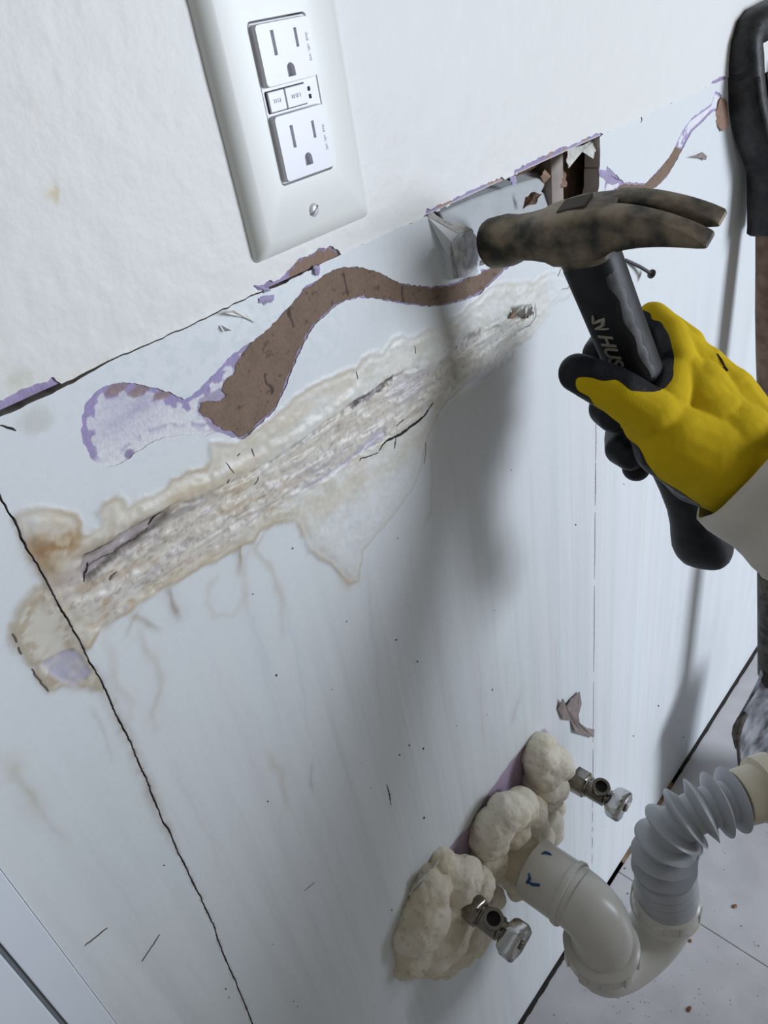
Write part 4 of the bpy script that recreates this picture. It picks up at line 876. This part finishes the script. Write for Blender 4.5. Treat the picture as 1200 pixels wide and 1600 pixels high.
b.add(vs + [p + th for p in vs], [(i * n + j, i * n + j + 1, (i + 1) * n + j + 1, (i + 1) * n + j) for i in range(m_ - 1) for j in range(NW)] + [(n * m_ + (i + 1) * n + j, n * m_ + (i + 1) * n + j + 1, n * m_ + i * n + j + 1, n * m_ + i * n + j) for i in range(m_ - 1) for j in range(NW)]
      + [(i * n, (i + 1) * n, n * m_ + (i + 1) * n, n * m_ + i * n) for i in range(m_ - 1)] + [(i * n + NW, n * m_ + i * n + NW, n * m_ + (i + 1) * n + NW, (i + 1) * n + NW) for i in range(m_ - 1)]
      + [(j, n * m_ + j, n * m_ + j + 1, j + 1) for j in range(NW)] + [((m_ - 1) * n + j, (m_ - 1) * n + j + 1, n * m_ + (m_ - 1) * n + j + 1, n * m_ + (m_ - 1) * n + j) for j in range(NW)])
blade = b.build('blade', M_blade, shovel, angle=50)
for sg in (1, -1):
    b = MB(); b.tube([Bf + ks * t + bd * sg * w * 1.12 + bn * .003 for t, w in ((.262, .060), (.258, .070), (.248, .078), (.235, .081), (.205, .080))], [.004, .006, .0068, .0065, .004], n=12); b.build('foot_tread', M_steel, shovel)
    b = MB(); b.tube([Bf + ks * t + bd * sg * w * 1.12 + bn * .0025 for t, w in prof[:6]], .0028, n=8); b.build('blade_edge', M_steel, blade)

# ------------------------------------------------------------------ hammer
M_head = mat('dirty_forged_steel', srgb(52, 51, 46), .5, metal=.45, bump=.6, bscale=110, dist=.0014, col2=srgb(134, 122, 102), vscale=55)
M_hdl = mat('black_rubber_handle', (.006, .0065, .008), .5, spec=.3, bump=.2, bscale=300, dist=.0006, col2=(.016, .017, .019), vscale=60)
H = cd(903, 352, .410); B_ = cd(1104, 866, .570); kh = B_ - H; LH = np.linalg.norm(kh); kh /= LH
a0 = H - cd(765, 384, .455); ah = a0 - kh * a0.dot(kh); ah /= np.linalg.norm(ah); wh = np.cross(ah, kh)   # ah poll -> claw, kh down the handle, wh across
hammer = empty('claw_hammer', tuple(H)); tag(hammer, 'worn claw hammer with black rubber handle swung against the broken wall edge', 'hammer')
def hp(s, w, k): return H + ah * s + wh * w + kh * k
def sup(c, e1, h1, e2, h2, n=24, p=2.6):
    out = []
    for j in range(n):
        a = 2 * math.pi * j / n; ca, sa = math.cos(a), math.sin(a)
        out.append(c + e1 * h1 * (abs(ca) ** (2 / p)) * (1 if ca >= 0 else -1) + e2 * h2 * (abs(sa) ** (2 / p)) * (1 if sa >= 0 else -1))
    return out
b = MB()
b.sweep([sup(hp(s_, 0, k_), wh, hw_, kh, hh_, p=p_) for s_, k_, hw_, hh_, p_ in (
    (-.0620, .000, .0120, .0120, 2), (-.0605, .000, .0142, .0142, 2), (-.0580, .0, .0150, .0150, 2), (-.0460, .0, .0150, .0150, 2), (-.0425, .0, .0142, .0142, 2), (-.0380, .0, .0128, .0128, 2.2),
    (-.030, .001, .0122, .0124, 3), (-.0220, .002, .0126, .0130, 4), (-.0170, .003, .0132, .0150, 5), (-.010, .0035, .0134, .0160, 5), (.002, .0030, .0136, .0160, 5), (.012, .0030, .0138, .0150, 5), (.0200, .0020, .0140, .0128, 5), (.0270, .0020, .0142, .0112, 5))])
head = b.build('hammer_head', M_head, hammer, angle=30)
b = MB(); b.lathe(hp(-.0625, 0, 0), ah, [(-.0002, .0118), (.0010, .0132)], n=24); b.build('plaster_dust', M_gypw, head)
b = MB(); b.box(hp(.003, 0, -.0128), (.0085, .0062, .0008), [ah, wh, kh]); b.build('eye_wedge', mat('wedge_wood', srgb(70, 64, 58), .8, var=.3), head, smooth=False, bevel=.0005)
for sg in (1, -1):
    b = MB(); rings = []
    for t in np.linspace(0, 1, 12):
        s_ = .0240 + .047 * t; drop = .002 + .0150 * t ** 1.7; thick = .0104 * (1 - t) ** .7 + .0016; wout = .0142 + .0018 * t; win = .0002 + .0026 * t
        rings.append(sup(hp(s_, sg * (wout + win) / 2, drop), wh, (wout - win) / 2, kh, thick, n=24, p=5))
    rings.append(sup(hp(.0718, sg * .0093, .0176), wh, .0060, kh, .0010, n=24, p=5)); b.sweep(rings); b.build('claw', M_head, hammer, angle=28)
b = MB()   # steel cheek that runs down over the neck of the handle
b.sweep([sup(hp(-.0005, 0, k_), ah, a_, wh, w_, p=3.2) for k_, a_, w_ in ((.008, .0165, .0130), (.014, .0162, .0128), (.019, .0158, .0125), (.0215, .0154, .0122))]); b.build('socket_collar', M_head, hammer)
HS = [(.018, .0150, .0120), (.022, .0164, .0134), (.045, .0160, .0134), (.07, .0158, .0132), (.10, .0160, .0132), (.13, .0160, .0134), (.16, .0152, .0130), (.185, .0138, .0122), (.205, .0132, .0118), (.225, .0136, .0120), (.240, .0158, .0130), (.253, .0190, .0146), (.264, .0212, .0156), (.274, .0212, .0154), (.282, .0190, .0138), (.287, .0150, .0110), (.2895, .009, .006)]
kk = LH + .008
b = MB(); b.sweep([sup(hp(0, 0, k_ * kk / .2895), ah, a_, wh, w_, p=2.8) for k_, a_, w_ in HS]); handle = b.build('handle', M_hdl, hammer, angle=60)
M_litside = mat('lit_grey_rubber', (.045, .046, .050), .6, bump=.3, bscale=240, dist=.0008, col2=(.09, .09, .095), vscale=90)
def hs_at(k_):
    ks_ = [q_[0] for q_ in HS]; return np.interp(k_, ks_, [q_[1] for q_ in HS]), np.interp(k_, ks_, [q_[2] for q_ in HS])
b = MB(); grid = []  # lighter grey patch paints the window light on this side of the handle
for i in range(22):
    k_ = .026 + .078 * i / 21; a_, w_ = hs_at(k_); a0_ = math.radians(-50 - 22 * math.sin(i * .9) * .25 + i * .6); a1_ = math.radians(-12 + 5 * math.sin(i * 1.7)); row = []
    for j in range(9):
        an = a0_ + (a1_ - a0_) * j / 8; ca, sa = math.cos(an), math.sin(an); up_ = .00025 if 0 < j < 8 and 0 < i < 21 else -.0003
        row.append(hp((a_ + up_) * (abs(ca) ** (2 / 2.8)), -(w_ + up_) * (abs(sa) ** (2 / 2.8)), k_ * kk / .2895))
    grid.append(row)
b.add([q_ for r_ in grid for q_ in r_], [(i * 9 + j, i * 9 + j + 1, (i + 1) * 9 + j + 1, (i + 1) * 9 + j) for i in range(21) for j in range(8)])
sc_o = b.build('lit_side_patch', M_litside, handle); sc_o['label'] = 'lighter grey painted on the lit side of the handle'
# lettering reads down the handle
tw = -.0134
text('HUSKY', .0128, hp(-.0015, tw - .0003, .0845), kh, ah, M_txt, handle, 'lettering', ext=.0003, shear=.2, bold=.00025)
b = MB()
for (x1, y1, x2, y2, r_) in ((-.0040, .0035, .0045, .001, .0011), (-.0040, .0035, -.002, -.0020, .0010), (.0045, .001, .001, .0050, .0011), (-.004, .0078, .0035, .0048, .0010), (-.003, .0078, .0050, .0085, .0008)):
    b.tube([hp(-.0015 + x1, tw - .0002, .0525 + y1), hp(-.0015 + (x1 + x2) / 2 + .0005, tw - .0004, .0525 + (y1 + y2) / 2), hp(-.0015 + x2, tw - .0002, .0525 + y2)], [r_ * .6, r_, r_ * .5], n=8)
b.build('dog_emblem', M_txt, handle)

# ------------------------------------------------------------------ person: gloved right hand, sleeve
M_glove = mat('yellow_knit_glove', srgb(206, 176, 24), .85, spec=.15, bump=.35, bscale=1200, dist=.0006, var=.10, vscale=45)
M_coat = mat('black_nitrile_coating', (.006, .007, .010), .5, spec=.28, bump=.35, bscale=420, dist=.0008, var=.3, vscale=70)
M_sleeve = mat('off_white_coverall_cloth', srgb(205, 200, 190), .85, bump=.4, bscale=700, dist=.0006, var=.04, vscale=30)
person = empty('person', tuple(cd(1050, 650, .48))); tag(person, 'person in off white sleeve and yellow and black work glove gripping the hammer', 'person')
CH = {
 'thumb': [(1078, 700, .470, .022), (1018, 648, .450, .0160), (968, 614, .447, .0140), (922, 591, .450, .0130), (903, 583, .452, .0118)],
 'thenar': [(1010, 660, .458, .015), (1050, 690, .458, .024), (1100, 715, .462, .028), (1150, 735, .468, .030), (1210, 765, .462, .030), (1300, 830, .450, .031)],
 'back': [(1058, 540, .486, .0125), (1092, 580, .492, .018), (1125, 625, .492, .024), (1160, 690, .482, .028), (1215, 740, .468, .029)],
 'mid': [(1090, 610, .478, .020), (1110, 670, .480, .028), (1150, 720, .474, .031)],
 'heel': [(1050, 720, .484, .014), (1085, 745, .476, .017), (1125, 755, .472, .019), (1175, 770, .466, .024)],
 'fill': [(1060, 570, .478, .013), (1085, 620, .474, .019), (1105, 670, .470, .026), (1140, 700, .468, .030)],
 'web2': [(1020, 498, .496, .0115), (1045, 520, .486, .0115), (1056, 560, .474, .0120)],
 'web': [(1060, 540, .486, .012), (1052, 590, .470, .012), (1040, 630, .458, .014)],
 'index': [(1072, 540, .492, .0125), (1030, 506, .503, .0115), (985, 512, .507, .0110), (948, 533, .499, .0105), (934, 552, .484, .0100)],
 'middle': [(1100, 590, .500, .013), (1050, 582, .516, .0120), (985, 590, .518, .0115), (950, 615, .503, .0110), (945, 640, .483, .0105), (958, 652, .472, .0100)],
 'ring': [(1112, 640, .507, .013), (1060, 640, .523, .0120), (1005, 652, .526, .0115), (970, 680, .511, .0110), (970, 702, .494, .0105), (985, 712, .484, .0100)],
 'little': [(1110, 690, .508, .012), (1060, 700, .527, .0108), (1018, 712, .525, .0102), (994, 724, .512, .0100), (994, 731, .502, .0095)],
}
b = MB(); nodes = []
for nm_, ch in CH.items():
    pts = [cd(u, v, D_) for u, v, D_, r in ch]; rr = [q[3] for q in ch]
    fine = []
    for i in range(len(pts) - 1):
        for k in range(5): t = k / 5; fine.append((pts[i] * (1 - t) + pts[i + 1] * t, rr[i] * (1 - t) + rr[i + 1] * t))
    fine.append((pts[-1], rr[-1])); nodes += [(p, r, nm_) for p, r in fine]
    b.tube([p for p, r in fine], [r for p, r in fine], n=16)
    for p, r in (fine[0], fine[-1]): b.lathe(p, (0, 0, 1), [(r * math.cos(a), r * math.sin(a) + 1e-6) for a in np.linspace(math.pi, 0, 11)], n=16)
    for i in range(1, len(pts) - 1): b.lathe(pts[i], (0, 0, 1), [(rr[i] * math.cos(a), rr[i] * math.sin(a) + 1e-6) for a in np.linspace(math.pi, 0, 11)], n=16)
V, N_, F = fuse(b, .0010, smooth=16)
V = V + N_ * (.0010 * (fbm3(V * 60, 2) - .5))[:, None]
# creases that pull the knit towards the thumb root
NP = np.array([n_[0] for n_ in nodes]); NR = np.array([n_[1] for n_ in nodes]); NM = [n_[2] for n_ in nodes]
D2 = np.linalg.norm(V[:, None, :] - NP[None], axis=2) - NR[None]; near = D2.argmin(1); isf = np.array([NM[i] in ('index', 'middle', 'ring', 'little') for i in range(len(NM))])[near]
isb = np.array([NM[i] in ('back', 'heel') for i in range(len(NM))])[near]
q = (V - CAM) @ R; UV = 600 + FPX * q[:, 0] / q[:, 2], 800 + FPX * q[:, 1] / q[:, 2]
ypoly = np.array([(900, 592), (918, 590), (941, 597), (963, 594), (973, 602), (986, 612), (1022, 614), (1041, 608), (1053, 592), (1055, 560), (1048, 527), (1035, 504), (1015, 487), (998, 480), (990, 460), (1060, 440), (1200, 560), (1400, 700), (1400, 900), (1150, 860), (1097, 790), (1067, 769), (1031, 748), (1013, 725), (1000, 698), (974, 678), (968, 662), (945, 652), (932, 636), (922, 618), (903, 610)], float)
py = sdf_poly(UV[0], UV[1], ypoly, 400) 
tohandle = (H + kh * ((V - H) @ kh)[:, None]) - V; tohandle /= np.linalg.norm(tohandle, axis=1)[:, None]
inner = (tohandle * N_).sum(1)
front = (N_ * (CAM - V)).sum(1) > 0
fingback = isf & (q[:, 0] / q[:, 2] * FPX + 600 > 1010 - 0 * V[:, 0]) & (inner < .2) & (UV[1] < 530)
black = np.where(isf, ~((inner < -.15) & (UV[0] > 985)), np.where(front, py > 0, (inner > .35)))
zone = front & (UV[0] > 992) & (UV[1] < 600)
black = np.where(zone, (py > 0) & ~((UV[1] < 500) & (UV[0] > 1018)), black)
black = np.where(isf & (UV[1] > 640), True, black)
Fb = black[F].mean(1) > .5
be = {}
Fn = F.tolist(); fbk = Fb.tolist(); ed = {}
for fi, f_ in enumerate(Fn):
    for a_i in range(4):
        e_k = (min(f_[a_i], f_[(a_i + 1) % 4]), max(f_[a_i], f_[(a_i + 1) % 4])); ed.setdefault(e_k, []).append(fbk[fi])
for e_k, l_ in ed.items():
    if len(l_) == 2 and l_[0] != l_[1]: be.setdefault(e_k[0], []).append(e_k[1]); be.setdefault(e_k[1], []).append(e_k[0])
for _ in range(10):
    new = {i: V[i] * .4 + .6 * V[nb].mean(0) for i, nb in be.items() if len(nb) == 2}
    for i, q_ in new.items(): V[i] = q_
def sub(Fm, name, m, parent, off):
    idx = np.unique(Fm); mp = -np.ones(len(V), int); mp[idx] = np.arange(len(idx)); return np_mesh(name, V[idx] + N_[idx] * off, mp[Fm], m, None, parent)
glove = sub(F[~Fb], 'glove', M_glove, person, 0)
coat = sub(F[Fb], 'palm_coating', M_coat, glove, .0002)
def on_glove(u, v):
    k_ = np.where(front, np.hypot(UV[0] - u, UV[1] - v) + 200 * (q[:, 2] - .44), 1e9).argmin(); return V[k_] + N_[k_] * .0003
b = MB(); b.tube([on_glove(1120, 552), on_glove(1127, 562), on_glove(1132, 572)], [.0003, .0007, .0004], n=8); b.tube([on_glove(1131, 574), on_glove(1136, 580)], [.0008, .0006], n=8); b.build('printed_mark', M_coat, glove)
coat['label'] = 'black rubber coating on palm and fingers'
W_ = cd(1160, 732, .468); EL = np.array([.455, -.385, .765]); SH = np.array([.62, -.66, .88])
fa = (EL - W_) / np.linalg.norm(EL - W_); e1 = np.cross(fa, (0, 0, 1)); e1 /= np.linalg.norm(e1); e2 = np.cross(fa, e1)
def sleeve_ring(c, t, r, ph, n=64, ax=None):
    u_, w_ = ax; out = []
    for j in range(n):
        a = 2 * math.pi * j / n; rr = r * (1 + .035 * math.sin(3 * a + ph * 2) + .03 * math.sin(5 * a - ph * 3 + 1) + .02 * math.sin(9 * a + ph * 5))
        out.append(c + u_ * rr * math.cos(a) + w_ * rr * math.sin(a))
    return out
b = MB(); rings = []; Larm = np.linalg.norm(EL - W_)
ts = np.linspace(0, Larm, 34)
for t in ts: rings.append(sleeve_ring(W_ + fa * t, t, .0415 + .010 * t / Larm * 2 + .0014 * math.sin(t * 170) , t * 14, ax=(e1, e2)))
fb_ = (SH - EL) / np.linalg.norm(SH - EL); g1 = e1 - fb_ * e1.dot(fb_); g1 /= np.linalg.norm(g1); g2 = np.cross(fb_, g1)
if g2.dot(e2) < 0: g2 = -g2
for t in np.linspace(.03, np.linalg.norm(SH - EL), 22): rings.append(sleeve_ring(EL + fb_ * t, t, .060 + .02 * t, 3 + t * 9, ax=(g1, g2)))
inn = [[c_ + (p - c_) * .955 for p in r_] for r_, c_ in ((rings[0], W_), (rings[1], W_ + fa * ts[1]), (rings[3], W_ + fa * ts[3]))]
b.sweep(inn[::-1] + rings, cap=False); sl = b.build('sleeve', M_sleeve, person, angle=80)
b = MB(); b.sweep([[c_ + (p - c_) * s_ for p in r_] for r_, c_, s_ in ((rings[6], W_ + fa * ts[6], 1.0), (rings[6], W_ + fa * (ts[6] + .0005), 1.02), (rings[7], W_ + fa * (ts[6] + .003), 1.02), (rings[7], W_ + fa * (ts[6] + .0035), 1.0))], cap=False); b.build('hem_stitch', M_sleeve, sl)

b = MB()   # person's unseen trunk, added to shade the lower left wall, in the same coverall
tc = [(.66, -.95, .02, .22, .16), (.66, -.95, .25, .23, .17), (.68, -.92, .45, .23, .16), (.70, -.88, .60, .22, .15), (.71, -.85, .74, .22, .14), (.72, -.82, .84, .19, .12), (.72, -.80, .91, .11, .09), (.72, -.79, .94, .07, .06)]
b.sweep([[np.array([cx_ + rx_ * math.cos(a) * (1 + .02 * math.sin(7 * a + i)), cy_ + ry_ * math.sin(a) * (1 + .03 * math.sin(5 * a + i)), cz2]) for a in np.linspace(0, 2 * math.pi, 40, endpoint=False)] for i, (cx_, cy_, cz2, rx_, ry_) in enumerate(tc)]); b.build('coverall', M_sleeve, person, angle=80)
# ------------------------------------------------------------------ nail, debris
M_nail = mat('dark_screw_steel', (.05, .048, .05), .45, metal=.7)
n0 = wp(983, 409, -.001); n1_ = wp(1018, 428, -.0085); b = MB(); nd_ = (n1_ - n0) / np.linalg.norm(n1_ - n0)
nail = empty('screw', tuple(n0)); tag(nail, 'bent dark screw sticking out of the board below the hammer claw', 'screw')
b.tube([n0 - nd_ * .006, n0, n0 + (n1_ - n0) * .5 + np.array([0, .0003, .0008]), n1_], [.0012, .0015, .0015, .0016], n=12); b.build('shank', M_nail, nail)
b = MB(); b.lathe(n1_ - nd_ * .003, nd_, [(0, .0016), (.0026, .0040), (.0034, .0040)], n=16); b.build('head', M_nail, nail)

def chip(name, p, r, m, label, cat, group, seed, flat=.5, nrm=(0, 0, 1)):
    rnd = random.Random(seed); b = MB(); nrm = np.array(nrm, float); e1 = np.cross(nrm, (.3, .8, .5)); e1 /= np.linalg.norm(e1); e2 = np.cross(nrm, e1); n = 7
    ra = [r * rnd.uniform(.6, 1.2) for _ in range(n)]; rg = lambda s_, h: [np.array(p) + nrm * h + e1 * ra[j] * s_ * math.cos(2 * math.pi * j / n) * 1.3 + e2 * ra[j] * s_ * math.sin(2 * math.pi * j / n) * .8 for j in range(n)]
    b.sweep([rg(.8, 0), rg(1, r * flat * .5), rg(.6, r * flat)]); o = b.build(name, m, None, smooth=False); pivot(o, tuple(p)); return tag(o, label, cat, group)
M_chip = mat('brown_crumb', srgb(140, 100, 60), .9, col2=srgb(90, 66, 50), vscale=300); M_chipg = mat('grey_crumb', srgb(110, 110, 105), .9); M_chipw = mat('white_crumb', srgb(215, 212, 205), .9)
loose = [((1148, 1416), .0036, 'm', 'tan wood crumb on the floor, right of the drain trap'), ((1078, 1470), .0030, 'm', 'reddish brown crumb on the floor below the drain trap, near the panel joint'), ((1077, 1577), .0036, 'm', 'brown crumb near the bottom edge of the floor'),
 ((1158, 1447), .0014, 'g', 'tiny dark crumb on the floor between panel joint and tan crumb'), ((866, 1586), .0014, 'g', 'tiny dark crumb close to the wall gap at the bottom'), ((976, 1357), .0018, 'g', 'small grey crumb on the floor between elbow and corrugated hose'), ((981, 1396), .0018, 'g', 'small grey crumb on the floor touching the trap shadow, left of the slip nut'),
 ((1185, 1478), .0016, 'm', 'tiny tan crumb on the floor by the right edge')]
for i, ((u, v), r, k_, lb) in enumerate(loose):
    chip('crumb', zp(u, v, .0), r * (1.05 if i < 3 else .9), {'m': M_chip, 'g': M_chipg}[k_], lb, 'crumb', 'crumbs on the floor', i)
# fine dust that nobody could count
rnd = random.Random(3); b = MB()
for i in range(260):
    if i < 150: u, v = rnd.gauss(985, 70), rnd.gauss(1500, 90)
    else: u, v = rnd.uniform(900, 1200), rnd.uniform(1150, 1600)
    p = zp(u, v, 0)
    if p[1] > -.008 or p[1] < -.5: continue
    r = rnd.uniform(.0003, .0009); b.lathe(p, (0, 0, 1), [(0, r), (r * .6, r * .5)], n=5, rot=rnd.random() * 6)
dust = b.build('dust', M_chipg, None, smooth=False); pivot(dust, tuple(zp(985, 1500, 0))); tag(dust, 'scattered grey dust specks on the white floor panels', 'dust', kind='stuff')
b = MB()
for i in range(60):
    u, v = rnd.uniform(60, 1100), rnd.uniform(250, 1590); p = wp(u, v, -.0006)
    if p[2] < .02 or p[2] > 1.08 or p[0] < .03 or sdf_poly(np.array([p[0]]), np.array([p[2]]), stain, .02)[0] < .004 or sdf_poly(np.array([p[0]]), np.array([p[2]]), tear, .02)[0] < .004 or sdf_poly(np.array([p[0]]), np.array([p[2]]), hole, .02)[0] < .01: continue
    r = rnd.uniform(.0002, .00045) * (1 + .4 * (p[2] < .7)); b.lathe(p, (0, -1, 0), [(-.0004, r), (r * .5, r * .4)], n=6, sx=1, sy=rnd.uniform(1, 2.5))
for (u, v), r in (((458, 857), .0006), ((653, 1034), .0009), ((770, 1078), .0010), ((620, 1000), .0008), ((900, 820), .0010), ((662, 1170), .0011), ((640, 1165), .0009), ((625, 1180), .0009), ((663, 1278), .0014), ((990, 1150), .0016), ((1029, 1103), .0020), ((1068, 1152), .0018)):
    b.lathe(wp(u, v, -.0006), (0, -1, 0), [(-.0004, r * .6), (r * .3, r * .3)], n=7, sy=1.7)
sp = b.build('paint_speck', M_line, wall, smooth=False); sp['kind'] = 'stuff'
# thin ragged grey brown patches on the board, low right and near the grip
M_ragged = mat('grey_brown_patch', srgb(140, 128, 124), .9, var=.2, vscale=150)
def scrap(px, Y0, lift, label, seed):
    rn = random.Random(seed); poly = [wp(u, v, Y0 - rn.random() * lift) for u, v in px]; c0 = sum(poly) / len(poly); c0[1] = -.0004; n = len(poly); off = np.array([0, .0008, 0]); b = MB()
    b.add(poly + [p + off for p in poly], [tuple(range(n)), tuple(range(2 * n - 1, n - 1, -1))] + [(i, n + i, n + (i + 1) % n, (i + 1) % n) for i in range(n)])
    o = b.build('ragged_patch', M_ragged, None, smooth=False); pivot(o, tuple(c0)); tag(o, label, 'flake')
scrap([(872, 1108), (880, 1092), (886, 1104), (893, 1092), (906, 1081), (909, 1100), (904, 1118), (906, 1130), (918, 1138), (929, 1140), (928, 1152), (910, 1148), (899, 1144), (892, 1126), (880, 1124)], -.0012, .004, 'ragged grey brown patch on the board above the upper valve', 1)
scrap([(1078, 245), (1092, 242), (1098, 238), (1105, 244), (1103, 250), (1096, 247)], -.0010, .002, 'tiny dark patch on the board between the claw tips and the shovel grip', 2)
